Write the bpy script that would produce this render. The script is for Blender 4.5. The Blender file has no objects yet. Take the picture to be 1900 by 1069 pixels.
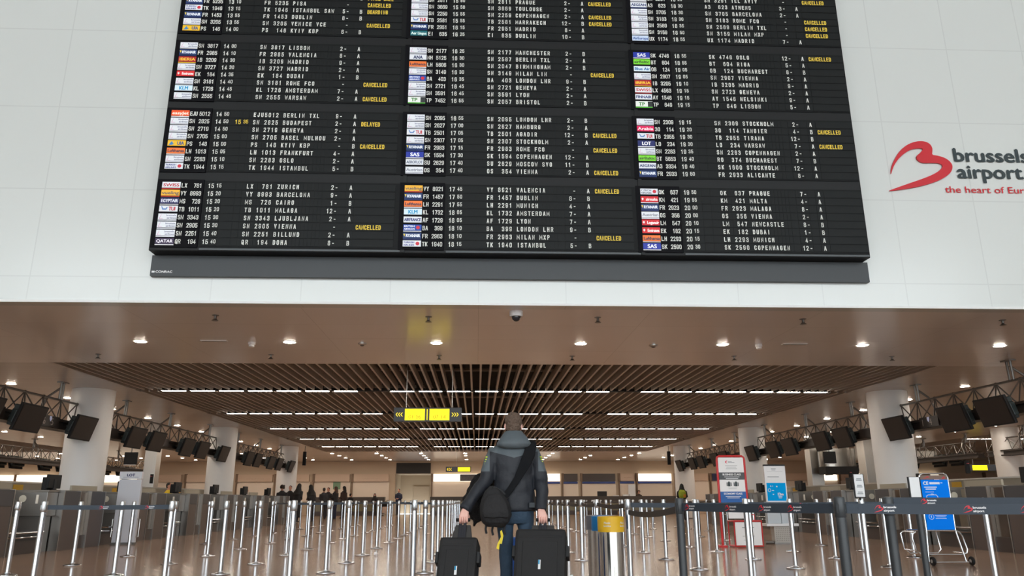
import bpy, bmesh, math, random
from mathutils import Vector, Matrix, noise
random.seed(7)
SC = bpy.context.scene
COL = SC.collection
PI = math.pi

# ------------------------------------------------------------------ camera
cam = bpy.data.cameras.new('camera')
cam.sensor_width = 36.0
cam.lens = 1412.457 / 1900 * 36.0
cam.clip_end = 400
camo = bpy.data.objects.new('camera', cam)
COL.objects.link(camo)
_p, _y, _r = math.radians(15.618), math.radians(2.609), math.radians(-0.2218)
_d = Vector((math.sin(_y) * math.cos(_p), math.cos(_y) * math.cos(_p), math.sin(_p)))
_rt = _d.cross(Vector((0, 0, 1))).normalized()
_up = _rt.cross(_d)
_r2 = _rt * math.cos(_r) + _up * math.sin(_r)
_u2 = -_rt * math.sin(_r) + _up * math.cos(_r)
camo.matrix_world = Matrix(((_r2.x, _u2.x, -_d.x, 0), (_r2.y, _u2.y, -_d.y, 0), (_r2.z, _u2.z, -_d.z, 1.0), (0, 0, 0, 1)))
SC.camera = camo

# ------------------------------------------------------------------ daylight and exposure
wd = bpy.data.worlds.new('overcast_sky')
SC.world = wd
wd.use_nodes = True
_bg = wd.node_tree.nodes['Background']
_bg.inputs[0].default_value = (0.90, 0.97, 1.0, 1)
_bg.inputs[1].default_value = 4.3
SC.view_settings.view_transform = 'Standard'
SC.view_settings.look = 'None'
SC.view_settings.gamma = 1.0
SC.view_settings.use_curve_mapping = False
SC.view_settings.exposure = 0.0
SC.cycles.caustics_reflective = False
SC.cycles.caustics_refractive = False
SC.cycles.sample_clamp_indirect = 6.0

# ------------------------------------------------------------------ materials
MATS = {}
def srgb(r, g, b):
    f = lambda c: (c / 255 / 12.92) if c / 255 <= 0.04045 else ((c / 255 + 0.055) / 1.055) ** 2.4
    return (f(r), f(g), f(b))
def mat(name, col, rough=0.5, metal=0.0, emit=0.0, noise_amt=0.0, noise_scale=8.0, spec=0.5, bump=0.0, bump_scale=40.0, coat=0.0, stretch=None, ecol=None):
    if name in MATS: return MATS[name]
    m = bpy.data.materials.new(name); m.use_nodes = True
    nt = m.node_tree; b = nt.nodes['Principled BSDF']
    b.inputs['Base Color'].default_value = (*col, 1)
    b.inputs['Roughness'].default_value = rough
    b.inputs['Metallic'].default_value = metal
    b.inputs['Specular IOR Level'].default_value = spec
    if coat: b.inputs['Coat Weight'].default_value = coat; b.inputs['Coat Roughness'].default_value = 0.08
    if emit:
        b.inputs['Emission Color'].default_value = (*(ecol or col), 1)
        b.inputs['Emission Strength'].default_value = emit
    if noise_amt or bump:
        tc = nt.nodes.new('ShaderNodeTexCoord')
        src = tc.outputs['Object']
        if stretch:
            mp = nt.nodes.new('ShaderNodeMapping'); mp.inputs['Scale'].default_value = stretch
            nt.links.new(src, mp.inputs[0]); src = mp.outputs[0]
    if noise_amt:
        n = nt.nodes.new('ShaderNodeTexNoise'); n.inputs['Scale'].default_value = noise_scale; n.inputs['Detail'].default_value = 4
        r = nt.nodes.new('ShaderNodeMapRange'); r.inputs['To Min'].default_value = 1 - noise_amt; r.inputs['To Max'].default_value = 1 + noise_amt
        mx = nt.nodes.new('ShaderNodeVectorMath'); mx.operation = 'SCALE'; mx.inputs[0].default_value = col
        nt.links.new(src, n.inputs['Vector']); nt.links.new(n.outputs['Fac'], r.inputs['Value'])
        nt.links.new(r.outputs[0], mx.inputs['Scale']); nt.links.new(mx.outputs[0], b.inputs['Base Color'])
    if bump:
        n2 = nt.nodes.new('ShaderNodeTexNoise'); n2.inputs['Scale'].default_value = bump_scale; n2.inputs['Detail'].default_value = 3
        bp = nt.nodes.new('ShaderNodeBump'); bp.inputs['Strength'].default_value = bump; bp.inputs['Distance'].default_value = 0.02
        nt.links.new(src, n2.inputs['Vector']); nt.links.new(n2.outputs['Fac'], bp.inputs['Height']); nt.links.new(bp.outputs[0], b.inputs['Normal'])
    MATS[name] = m
    return m
def brickmat(name, col, joint, w, h, rough, axes='xz', mortar=0.006, offset=0.0, vary=0.02, spec=0.5, noise_amt=0.0, noise_scale=1.0):
    """surface of large panels with thin joints, laid out in object space"""
    m = bpy.data.materials.new(name); m.use_nodes = True
    nt = m.node_tree; b = nt.nodes['Principled BSDF']
    tc = nt.nodes.new('ShaderNodeTexCoord'); sp = nt.nodes.new('ShaderNodeSeparateXYZ'); cb = nt.nodes.new('ShaderNodeCombineXYZ')
    nt.links.new(tc.outputs['Object'], sp.inputs[0])
    nt.links.new(sp.outputs[axes[0].upper()], cb.inputs[0]); nt.links.new(sp.outputs[axes[1].upper()], cb.inputs[1])
    br = nt.nodes.new('ShaderNodeTexBrick')
    br.offset = offset; br.inputs['Scale'].default_value = 1.0
    br.inputs['Brick Width'].default_value = w; br.inputs['Row Height'].default_value = h
    br.inputs['Mortar Size'].default_value = mortar; br.inputs['Mortar Smooth'].default_value = 0.1
    br.inputs['Color1'].default_value = (*[c * (1 - vary) for c in col], 1); br.inputs['Color2'].default_value = (*[min(1, c * (1 + vary)) for c in col], 1)
    br.inputs['Mortar'].default_value = (*joint, 1)
    nt.links.new(cb.outputs[0], br.inputs['Vector'])
    out = br.outputs['Color']
    if noise_amt:
        n = nt.nodes.new('ShaderNodeTexNoise'); n.inputs['Scale'].default_value = noise_scale; n.inputs['Detail'].default_value = 5
        r = nt.nodes.new('ShaderNodeMapRange'); r.inputs['To Min'].default_value = 1 - noise_amt; r.inputs['To Max'].default_value = 1 + noise_amt
        mx = nt.nodes.new('ShaderNodeVectorMath'); mx.operation = 'SCALE'
        nt.links.new(tc.outputs['Object'], n.inputs['Vector']); nt.links.new(n.outputs['Fac'], r.inputs['Value'])
        nt.links.new(out, mx.inputs[0]); nt.links.new(r.outputs[0], mx.inputs['Scale']); out = mx.outputs[0]
    nt.links.new(out, b.inputs['Base Color'])
    b.inputs['Roughness'].default_value = rough; b.inputs['Specular IOR Level'].default_value = spec
    MATS[name] = m
    return m

M_WALL = brickmat('white_wall_panel', (0.70, 0.735, 0.725), (0.63, 0.66, 0.655), 1.40, 1.47, 0.20, 'xz', 0.010, 0.0, 0.008, spec=1.0)
M_PLAIN = mat('plain_white_paint', (0.72, 0.72, 0.70), 0.6)
M_SOFFIT = brickmat('soffit_panel', (0.86, 0.825, 0.815), (0.71, 0.68, 0.665), 2.85, 1.20, 0.20, 'xy', 0.006, 0.0, 0.015, spec=0.7)
M_PLANK = brickmat('ceiling_plank', (0.63, 0.585, 0.55), (0.52, 0.48, 0.45), 3.8, 0.30, 0.24, 'xy', 0.006, 0.5, 0.02, spec=0.9)
M_FLOOR = brickmat('polished_stone_floor', (0.37, 0.24, 0.168), (0.345, 0.223, 0.155), 0.9, 0.9, 0.15, 'xy', 0.003, 0.5, 0.012, spec=0.26, noise_amt=0.10, noise_scale=2.2)
M_SLAT = mat('bronze_slat', (0.48, 0.44, 0.405), 0.4, 0.0, noise_amt=0.05, noise_scale=3)
M_VOID = mat('dark_ceiling_void', (0.012, 0.011, 0.010), 0.9)
M_BACK = mat('beige_wall', (0.54, 0.425, 0.31), 0.6, noise_amt=0.03, noise_scale=1.0)
M_BEIGE = mat('beige_shutter', (0.80, 0.69, 0.58), 0.5)
M_COLUMN = mat('white_column_paint', (0.78, 0.77, 0.76), 0.4, noise_amt=0.03, noise_scale=1.5)
M_STEEL = mat('brushed_steel', (0.55, 0.54, 0.52), 0.30, 1.0, noise_amt=0.08, noise_scale=6, stretch=(30, 30, 1))
M_CHROME = mat('polished_chrome', (0.66, 0.685, 0.72), 0.15, 1.0, noise_amt=0.10, noise_scale=25)
M_DSTEEL = mat('dark_steel', (0.20, 0.19, 0.18), 0.4, 0.8)
M_BLACK = mat('black_plastic', (0.010, 0.010, 0.011), 0.55, spec=0.25)
M_BLACKM = mat('matt_black', (0.016, 0.017, 0.019), 0.7)
M_CASE = mat('charcoal_polymer', (0.020, 0.0195, 0.0205), 0.65, spec=0.3, noise_amt=0.12, noise_scale=9, bump=0.15, bump_scale=160)
M_SCREEN = mat('dark_screen_glass', (0.018, 0.012, 0.010), 0.4, spec=0.25)
M_BELT = mat('slate_belt_webbing', srgb(52, 62, 74), 0.6, bump=0.15, bump_scale=300)
M_BELTD = mat('dark_belt_webbing', srgb(46, 38, 36), 0.7)
M_DPOST = mat('graphite_post', srgb(58, 62, 66), 0.38, noise_amt=0.1, noise_scale=5)
M_RED = mat('signal_red', srgb(205, 30, 45), 0.45)
M_REDFR = mat('red_frame_paint', srgb(200, 40, 45), 0.4)
M_WHITE = mat('white_print', (0.82, 0.83, 0.85), 0.5)
M_DTXT = mat('dark_slate_print', srgb(45, 58, 62), 0.5)
M_GREYTXT = mat('grey_print', srgb(150, 155, 160), 0.5)
M_BROWN = mat('dark_brown_laminate', srgb(86, 74, 68), 0.38, noise_amt=0.05, noise_scale=3)
M_SLATE = mat('slate_laminate', srgb(62, 62, 66), 0.4)
M_KICK = mat('dark_kick_plate', srgb(60, 48, 42), 0.35)
M_YEL = mat('yellow_sign_light', (1.0, 0.83, 0.02), 0.5, emit=1.0, ecol=(1.0, 0.82, 0.0))
M_LAMP = mat('lamp_diffuser', (1, 0.95, 0.88), 0.5, emit=55.0, ecol=(1.0, 0.90, 0.78))
M_DOWN = mat('downlight_lens', (1, 0.93, 0.82), 0.5, emit=190.0, ecol=(1.0, 0.88, 0.73))
M_LIT = mat('lit_sign_face', (1, 0.95, 0.85), 0.5, emit=1.6, ecol=(1.0, 0.90, 0.74))

# ------------------------------------------------------------------ mesh helpers
class MB:
    """collects shapes and links them as one mesh object"""
    def __init__(self): self.v = []; self.f = []; self.mi = []; self.m = 0
    def add(self, vs, fs):
        o = len(self.v); self.v += [tuple(v) for v in vs]
        for f in fs: self.f.append(tuple(o + i for i in f)); self.mi.append(self.m)
        return self
    def box(self, a, b, rot=None, piv=None):
        x0, y0, z0 = a; x1, y1, z1 = b
        vs = [Vector(p) for p in ((x0, y0, z0), (x1, y0, z0), (x1, y1, z0), (x0, y1, z0), (x0, y0, z1), (x1, y0, z1), (x1, y1, z1), (x0, y1, z1))]
        if rot is not None:
            c = Vector(piv) if piv is not None else (Vector(a) + Vector(b)) / 2
            vs = [c + rot @ (v - c) for v in vs]
        return self.add(vs, [(0, 3, 2, 1), (4, 5, 6, 7), (0, 1, 5, 4), (1, 2, 6, 5), (2, 3, 7, 6), (3, 0, 4, 7)])
    def cbox(self, c, s, rot=None, piv=None):
        return self.box([c[i] - s[i] / 2 for i in range(3)], [c[i] + s[i] / 2 for i in range(3)], rot, piv)
    def tube(self, pts, r, n=8, cap=True, closed=False):
        pts = [Vector(p) for p in pts]; N = len(pts)
        rs = r if isinstance(r, (list, tuple)) else [r] * N
        vs = []; fs = []; prev = None
        for i, p in enumerate(pts):
            if closed: t = pts[(i + 1) % N] - pts[i - 1]
            else: t = pts[min(i + 1, N - 1)] - pts[max(i - 1, 0)]
            t.normalize()
            if prev is None: u = t.cross(Vector((0, 0, 1)) if abs(t.z) < 0.9 else Vector((1, 0, 0))).normalized()
            else: u = (prev - t * prev.dot(t)).normalized()
            prev = u; w = t.cross(u)
            for k in range(n):
                a = 2 * PI * k / n; vs.append(p + (u * math.cos(a) + w * math.sin(a)) * rs[i])
        M = N if closed else N - 1
        for i in range(M):
            j = (i + 1) % N
            for k in range(n): fs.append((i * n + k, i * n + (k + 1) % n, j * n + (k + 1) % n, j * n + k))
        if cap and not closed: fs.append(tuple(range(n))[::-1]); fs.append(tuple((N - 1) * n + k for k in range(n)))
        return self.add(vs, fs)
    def lathe(self, prof, c=(0, 0, 0), n=24):
        vs = []; fs = []
        for r, z in prof:
            for k in range(n):
                a = 2 * PI * k / n; vs.append((c[0] + r * math.cos(a), c[1] + r * math.sin(a), c[2] + z))
        for i in range(len(prof) - 1):
            for k in range(n): fs.append((i * n + k, i * n + (k + 1) % n, (i + 1) * n + (k + 1) % n, (i + 1) * n + k))
        fs.append(tuple(range(n))[::-1]); fs.append(tuple((len(prof) - 1) * n + k for k in range(n)))
        return self.add(vs, fs)
    def loft(self, rings, n=16, power=2.0):
        """rings: (centre, rx, ry[, u, v])"""
        vs = []; fs = []
        for rg in rings:
            c = Vector(rg[0]); u = Vector(rg[3]) if len(rg) > 3 else Vector((1, 0, 0)); v = Vector(rg[4]) if len(rg) > 4 else Vector((0, 1, 0))
            for k in range(n):
                a = 2 * PI * k / n; ca, sa = math.cos(a), math.sin(a); e = 2 / power
                vs.append(c + u * rg[1] * math.copysign(abs(ca) ** e, ca) + v * rg[2] * math.copysign(abs(sa) ** e, sa))
        for i in range(len(rings) - 1):
            for k in range(n): fs.append((i * n + k, i * n + (k + 1) % n, (i + 1) * n + (k + 1) % n, (i + 1) * n + k))
        fs.append(tuple(range(n))[::-1]); fs.append(tuple((len(rings) - 1) * n + k for k in range(n)))
        return self.add(vs, fs)
    def ball(self, c, r, nu=14, nv=9, rot=None):
        rx, ry, rz = r if isinstance(r, (tuple, list)) else (r, r, r); c = Vector(c)
        vs = [Vector((0, 0, -rz))]; fs = []
        for i in range(1, nv):
            t = -PI / 2 + PI * i / nv
            for k in range(nu):
                a = 2 * PI * k / nu; vs.append(Vector((rx * math.cos(t) * math.cos(a), ry * math.cos(t) * math.sin(a), rz * math.sin(t))))
        vs.append(Vector((0, 0, rz))); L = len(vs) - 1
        for k in range(nu): fs.append((0, 1 + (k + 1) % nu, 1 + k)); fs.append((L, L - nu + k, L - nu + (k + 1) % nu))
        for i in range(nv - 2):
            for k in range(nu):
                a = 1 + i * nu; fs.append((a + k, a + (k + 1) % nu, a + nu + (k + 1) % nu, a + nu + k))
        if rot is not None: vs = [rot @ v for v in vs]
        return self.add([c + v for v in vs], fs)
    def prism(self, poly, o, u, v, th):
        """flat outline (2d points) pushed out to a thickness along u x v"""
        o = Vector(o); u = Vector(u); v = Vector(v); w = u.cross(v).normalized() * th
        a = [o + u * p[0] + v * p[1] for p in poly]; n = len(poly)
        ar = sum(poly[i][0] * poly[(i + 1) % n][1] - poly[(i + 1) % n][0] * poly[i][1] for i in range(n))
        if ar < 0: a.reverse()
        from mathutils.geometry import tessellate_polygon
        p2 = [Vector((q[0], q[1], 0)) for q in poly]
        if ar < 0: p2.reverse()
        tri = [tuple(t) for t in tessellate_polygon([p2])]
        tri = [t if (p2[t[1]] - p2[t[0]]).cross(p2[t[2]] - p2[t[0]]).z > 0 else t[::-1] for t in tri]
        vs = a + [p + w for p in a]
        fs = [t[::-1] for t in tri] + [tuple(i + n for i in t) for t in tri] + [(i, (i + 1) % n, n + (i + 1) % n, n + i) for i in range(n)]
        return self.add(vs, fs)
    def ribbon(self, pts, h, th=0.003):
        """upright strap along points, height h"""
        pts = [Vector(p) for p in pts]; vs = []; fs = []; N = len(pts)
        for i, p in enumerate(pts):
            t = (pts[min(i + 1, N - 1)] - pts[max(i - 1, 0)]); t.z = 0; t.normalize(); nn = Vector((t.y, -t.x, 0)) * th / 2; z = Vector((0, 0, h / 2))
            vs += [p + nn - z, p + nn + z, p - nn + z, p - nn - z]
        for i in range(N - 1):
            for k in range(4): fs.append((i * 4 + k, i * 4 + (k + 1) % 4, i * 4 + 4 + (k + 1) % 4, i * 4 + 4 + k))
        fs.append((0, 1, 2, 3)); fs.append(tuple(4 * N - 4 + k for k in (3, 2, 1, 0)))
        return self.add(vs, fs)
    def mesh(self, name, mats, smooth=35):
        me = bpy.data.meshes.new(name); me.from_pydata(self.v, [], self.f)
        mats = mats if isinstance(mats, (list, tuple)) else [mats]
        for m in mats: me.materials.append(m)
        if len(mats) > 1: me.polygons.foreach_set('material_index', self.mi)
        me.update()
        bm = bmesh.new(); bm.from_mesh(me); bmesh.ops.recalc_face_normals(bm, faces=bm.faces[:]); bm.to_mesh(me); bm.free()
        if smooth:
            me.polygons.foreach_set('use_smooth', [True] * len(me.polygons)); me.set_sharp_from_angle(angle=math.radians(smooth))
        return me
    def obj(self, name, mats, parent=None, smooth=35, loc=None, bevel=0.0):
        o = bpy.data.objects.new(name, self.mesh(name, mats, smooth)); COL.objects.link(o)
        if parent is not None: o.parent = parent
        if loc is not None: o.location = loc
        if bevel:
            b = o.modifiers.new('bevel', 'BEVEL'); b.width = bevel; b.segments = 2; b.limit_method = 'ANGLE'; b.angle_limit = math.radians(40)
        return o

def tag(o, label, cat, group=None, kind=None):
    o['label'] = label; o['category'] = cat
    if group: o['group'] = group
    if kind: o['kind'] = kind
    return o
def thing(name, label, cat, loc=(0, 0, 0), rz=0.0, group=None):
    o = bpy.data.objects.new(name, None); COL.objects.link(o); o.empty_display_size = 0.2
    o.location = loc; o.rotation_euler = (0, 0, rz)
    return tag(o, label, cat, group)
def struct(o): o['kind'] = 'structure'; return o
KIDS = {}
def kids(o):
    return [c for c in o.children]
def dup(root, loc=None, rz=None, label=None, group=None):
    r = root.copy(); COL.objects.link(r)
    if loc is not None: r.location = loc
    if rz is not None: r.rotation_euler = (0, 0, rz)
    if label: r['label'] = label
    if group: r['group'] = group
    for ch in kids(root):
        c = ch.copy(); COL.objects.link(c); c.parent = r
        for g in kids(ch):
            d = g.copy(); COL.objects.link(d); d.parent = c
    return r
def union(mb, voxel, smooth_it=4, name='u', disp=0.0, disp_scale=10.0):
    """one continuous surface grown over overlapping closed volumes"""
    me = bpy.data.meshes.new(name); me.from_pydata(mb.v, [], mb.f); me.update()
    bm = bmesh.new(); bm.from_mesh(me); bmesh.ops.recalc_face_normals(bm, faces=bm.faces[:]); bm.to_mesh(me); bm.free()
    o = bpy.data.objects.new(name, me); COL.objects.link(o)
    r = o.modifiers.new('r', 'REMESH'); r.mode = 'VOXEL'; r.voxel_size = voxel
    if smooth_it: s = o.modifiers.new('s', 'SMOOTH'); s.factor = 0.5; s.iterations = smooth_it
    dg = bpy.context.evaluated_depsgraph_get()
    out = bpy.data.meshes.new_from_object(o.evaluated_get(dg), depsgraph=dg)
    bpy.data.objects.remove(o); bpy.data.meshes.remove(me)
    if disp:
        for v in out.vertices:
            n = noise.noise(Vector(v.co) * disp_scale); v.co += v.normal * n * disp
    out.materials.clear()
    out.polygons.foreach_set('use_smooth', [True] * len(out.polygons))
    return out
def mobj(name, me, mats, parent=None, loc=None):
    for m in (mats if isinstance(mats, (list, tuple)) else [mats]): me.materials.append(m)
    me.name = name
    o = bpy.data.objects.new(name, me); COL.objects.link(o)
    if parent is not None: o.parent = parent
    if loc is not None: o.location = loc
    return o

# ------------------------------------------------------------------ lettering from the built-in typeface
GLY = {}
def _eval_text(s):
    c = bpy.data.curves.new('t', 'FONT'); c.body = s; c.size = 1.0; c.resolution_u = 3
    o = bpy.data.objects.new('t', c); COL.objects.link(o)
    dg = bpy.context.evaluated_depsgraph_get(); me = bpy.data.meshes.new_from_object(o.evaluated_get(dg), depsgraph=dg)
    vs = [tuple(v.co) for v in me.vertices]; fs = [tuple(p.vertices) for p in me.polygons]
    bpy.data.objects.remove(o); bpy.data.curves.remove(c); bpy.data.meshes.remove(me)
    return vs, fs
_HH = None
def glyph(ch):
    global _HH
    if ch not in GLY:
        if _HH is None:
            v, _ = _eval_text('HH'); _HH = max(p[0] for p in v) - min(p[0] for p in v)
        if ch == ' ': GLY[ch] = ([], [], 0.28, 0, 0)
        else:
            vs, fs = _eval_text(ch); w = _eval_text('H' + ch + 'H')[0]
            adv = max(p[0] for p in w) - min(p[0] for p in w) - _HH
            x0 = min(p[0] for p in vs); x1 = max(p[0] for p in vs)
            GLY[ch] = (vs, fs, adv, x0, x1)
    return GLY[ch]
def text(mb, s, o, u, v, h, sx=1.0, bold=0.0, mono=None, align='l', glyph_w=None, lift=0.0, width=None):
    """flat letters; o baseline start, u along, v up, h cap height, bold = fraction of h smeared; mono = fixed pitch"""
    o = Vector(o); u = Vector(u); v = Vector(v); nrm = u.cross(v).normalized()
    k = h / 0.70; d = bold * h
    if mono is None:
        tot = sum(glyph(c)[2] for c in s) * k * sx
        if width: sx *= width / tot; tot = width
        x = 0 if align == 'l' else (-tot if align == 'r' else -tot / 2)
    for i, c in enumerate(s):
        vs, fs, adv, x0, x1 = glyph(c)
        if mono is not None:
            cx = (i + 0.5) * mono
            gsx = sx
            if vs and (x1 - x0) * k * sx > mono * 0.80: gsx = mono * 0.80 / ((x1 - x0) * k)
            offx = cx - (x0 + x1) / 2 * k * gsx
        else: gsx = sx; offx = x; x += adv * k * sx
        if not vs: continue
        sh = ((0, 0),) if not d else ((-d, -d * .4), (d, -d * .4), (0, d * .6))
        for q, (a, b) in enumerate(sh):
            mb.add([o + u * (offx + p[0] * k * gsx + a) + v * (p[1] * k + b) + nrm * (lift + q * 0.0004) for p in vs], fs)
    return mb
# ------------------------------------------------------------------ split-flap letters drawn as strokes
def _r(s): return [[tuple(float(c) / 6 for c in p.split(',')) for p in q.split()] for q in s.split(';')]
_O = '0,1 1.2,0 4.8,0 6,1 6,5 4.8,6 1.2,6 0,5 0,1'
STROKE = {k: _r(v) for k, v in {
 'A': '0,0 2.4,6 3.6,6 6,0;1,2 5,2', 'B': '0,0 0,6 4.6,6 5.6,5.2 5.6,4 4.6,3.2 0,3.2;4.6,3.2 6,2.4 6,.9 4.8,0 0,0', 'C': '6,4.6 6,5 4.8,6 1.2,6 0,5 0,1 1.2,0 4.8,0 6,1 6,1.4',
 'D': '0,0 0,6 4.4,6 6,4.6 6,1.4 4.4,0 0,0', 'E': '6,6 0,6 0,0 6,0;0,3.1 5,3.1', 'F': '6,6 0,6 0,0;0,3.1 5,3.1', 'G': '6,4.6 6,5 4.8,6 1.2,6 0,5 0,1 1.2,0 4.8,0 6,1 6,2.9 3.4,2.9',
 'H': '0,0 0,6;6,0 6,6;0,3.1 6,3.1', 'I': '3,0 3,6', 'J': '5.2,6 5.2,1 4,0 1.4,0 .2,1 .2,1.8', 'K': '0,0 0,6;6,6 0,2.2;2.2,3.6 6,0', 'L': '0,6 0,0 5.6,0', 'M': '0,0 0,6 3,1.6 6,6 6,0',
 'N': '0,0 0,6 6,0 6,6', 'O': _O, 'P': '0,0 0,6 4.8,6 6,5.2 6,3.6 4.8,2.8 0,2.8', 'Q': _O + ';3.6,2 6.2,-.6', 'R': '0,0 0,6 4.8,6 6,5.2 6,3.8 4.8,3 0,3;3.4,3 6,0', 'S': '6,4.7 6,5 4.8,6 1.2,6 0,5 0,4 1.2,3.2 4.8,2.8 6,2 6,1 4.8,0 1.2,0 0,1 0,1.3',
 'T': '0,6 6,6;3,6 3,0', 'U': '0,6 0,1 1.2,0 4.8,0 6,1 6,6', 'V': '0,6 3,0 6,6', 'W': '0,6 1.3,0 3,4.6 4.7,0 6,6', 'X': '0,0 6,6;0,6 6,0', 'Y': '0,6 3,2.8 6,6;3,2.8 3,0', 'Z': '0,6 6,6 0,0 6,0',
 '0': _O, '1': '1,4.8 3.4,6 3.4,0', '2': '0,4.6 0,5 1.2,6 4.8,6 6,5 6,4 0,0 6,0', '3': '0,4.8 0,5 1.2,6 4.8,6 5.8,5.2 5.8,4 4.6,3.2 2.4,3.2;4.6,3.2 6,2.4 6,1 4.8,0 1.2,0 0,1 0,1.3', '4': '4.6,0 4.6,6 0,1.6 6.2,1.6', '5': '5.6,6 .5,6 .2,3 1.4,3.7 4.6,3.7 6,2.7 6,1 4.8,0 1.2,0 0,1 0,1.3',
 '6': '5.8,4.9 5.6,5.2 4.6,6 1.4,6 0,4.8 0,1 1.2,0 4.8,0 6,1 6,2.6 4.8,3.5 1.2,3.5 0,2.6', '7': '0,6 6,6 2.2,0', '8': '1.3,3.2 .3,4 .3,5.2 1.4,6 4.6,6 5.7,5.2 5.7,4 4.7,3.2 1.3,3.2 0,2.3 0,1 1.2,0 4.8,0 6,1 6,2.3 4.7,3.2', '9': '.2,1.1 .4,.8 1.4,0 4.6,0 6,1.2 6,5 4.8,6 1.2,6 0,5 0,3.4 1.2,2.5 4.8,2.5 6,3.4', '-': '1.2,2.8 4.8,2.8'}.items()}
def stext(mb, s, o, u, v, h, pitch, gw, wt=.172, align='l'):
    """condensed grotesque letters on a fixed pitch; gw glyph width, wt stroke weight as a share of h"""
    o = Vector(o); u = Vector(u); v = Vector(v); k = wt * h / 2
    if align == 'r': o = o - u * (pitch * len(s) - (pitch - gw) / 2)
    nrm = u.cross(v).normalized()
    gw0, wt0 = gw, wt
    for i, c in enumerate(s):
        gw, wt = (min(gw0 * 1.22, pitch * .94), wt0 * .72) if c in 'MW' else ((gw0, wt0 * .85) if c in 'NRSAB8360952' else (gw0, wt0)); k = wt * h / 2
        for q, st in enumerate(STROKE.get(c, [])):
            P_ = [Vector((p[0] * (gw - 2 * k) + k, p[1] * (h - 2 * k) + k)) for p in st]
            x0 = i * pitch + (pitch - gw) / 2
            closed = (P_[0] - P_[-1]).length < 1e-6
            if closed: P_ = P_[:-1]
            N = len(P_); L = []; R_ = []
            for j in range(N):
                a = P_[j - 1] if (closed or j) else None; b = P_[(j + 1) % N] if (closed or j < N - 1) else None
                d1 = (P_[j] - a).normalized() if a is not None else None; d2 = (b - P_[j]).normalized() if b is not None else None
                if d1 is None: d1 = d2; ext = -d2 * 0
                if d2 is None: d2 = d1
                t = d1 + d2; t = t.normalized() if t.length > 1e-4 else d1
                n_ = Vector((-t.y, t.x)); cs = max(.45, n_.dot(Vector((-d1.y, d1.x))))
                e = Vector((0, 0))
                if not closed and j == 0: e = -d2 * k
                if not closed and j == N - 1: e = d1 * k
                L.append(P_[j] + n_ * k / cs + e); R_.append(P_[j] - n_ * k / cs + e)
            vs = []; fs = []
            for j in range(N):
                for w_ in (L[j], R_[j]): vs.append(o + u * (x0 + w_.x) + v * w_.y + nrm * (.0003 * q))
            for j in range(N if closed else N - 1):
                m_ = (j + 1) % N; fs.append((2 * j + 1, 2 * m_ + 1, 2 * m_, 2 * j))
            mb.add(vs, fs)
    return mb
# outline of the airport's heart-shaped initial, in metres on a unit of its own height
LOGO = [(7.01, 6.323), (7.04, 6.481), (7.14, 6.662), (7.26, 6.816), (7.41, 6.924), (7.57, 6.976), (7.69, 6.978), (7.78, 6.938), (7.82, 6.861), (7.81, 6.785), (7.79, 6.717), (7.88, 6.709), (8.0, 6.674), (8.08, 6.616), (8.12, 6.547), (8.12, 6.485), (8.08, 6.402), (7.98, 6.318), (7.84, 6.241), (7.64, 6.17), (7.42, 6.112), (7.18, 6.068), (6.9, 6.027), (7.03, 6.079), (7.3, 6.178), (7.56, 6.27), (7.75, 6.349), (7.88, 6.426), (7.95, 6.496), (7.94, 6.544), (7.89, 6.567), (7.77, 6.569), (7.61, 6.562), (7.54, 6.593), (7.51, 6.647), (7.52, 6.703), (7.59, 6.753), (7.65, 6.817), (7.64, 6.84), (7.55, 6.839), (7.44, 6.82), (7.32, 6.748), (7.2, 6.649), (7.1, 6.523), (7.05, 6.426)]
LOGON = [((x - 6.9) / 0.951, (y - 6.027) / 0.951) for x, y in LOGO]
def chaikin(p, it=1):
    for _ in range(it):
        q = []
        for i in range(len(p)):
            a, b = p[i], p[(i + 1) % len(p)]
            q += [(a[0] * .75 + b[0] * .25, a[1] * .75 + b[1] * .25), (a[0] * .25 + b[0] * .75, a[1] * .25 + b[1] * .75)]
        p = q
    return p
# ================================================================== THE SETTING
CEIL = 4.0; YW = 11.72; YB = 61.4; UP = 16.0
struct(MB().box((-62, -26, -0.2), (62, 64, 0)).obj('floor', M_FLOOR, smooth=0))
# upper wall of the arrivals hall, above the low ceiling
struct(MB().box((-30, YW, CEIL - .004), (32, YW + 0.25, UP)).obj('wall_front', M_WALL, smooth=0))
struct(MB().box((-30, YW - 0.012, CEIL - .01), (32, YW - .001, CEIL + 0.028)).obj('trim_1', mat('white_edge_trim', (0.85, 0.86, 0.86), 0.4), smooth=0))
# tall hall around the camera: side walls, roof; its glazed side behind the camera stays open to the sky
for nm, x0, x1 in (('wall_left', -30.4, -30), ('wall_right', 32, 32.4)):
    struct(MB().box((x0, -24, 0), (x1, YW + .25, UP)).obj(nm, M_PLAIN, smooth=0))
struct(MB().box((-30.4, -24, UP), (32.4, YW + .25, UP + .4)).obj('ceiling.001', M_PLAIN, smooth=0))
fr = MB()
for i in range(22): fr.box((-30 + i * 2.95 - .06, -24.2, 0), (-30 + i * 2.95 + .06, -24, UP))
for z in (0.0, 3.2, 6.4, 9.6, 12.8): fr.box((-30, -24.25, z), (32, -24, z + .18))
struct(fr.obj('window_1', M_DSTEEL, smooth=0))
# check-in hall shell
struct(MB().box((-62, YB, 0), (-6.35, YB + .3, CEIL)).box((-3.6, YB, 0), (62, YB + .3, CEIL)).box((-6.35, YB, 3.05), (-3.6, YB + .3, CEIL)).obj('wall_back', M_BACK, smooth=0))
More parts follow.
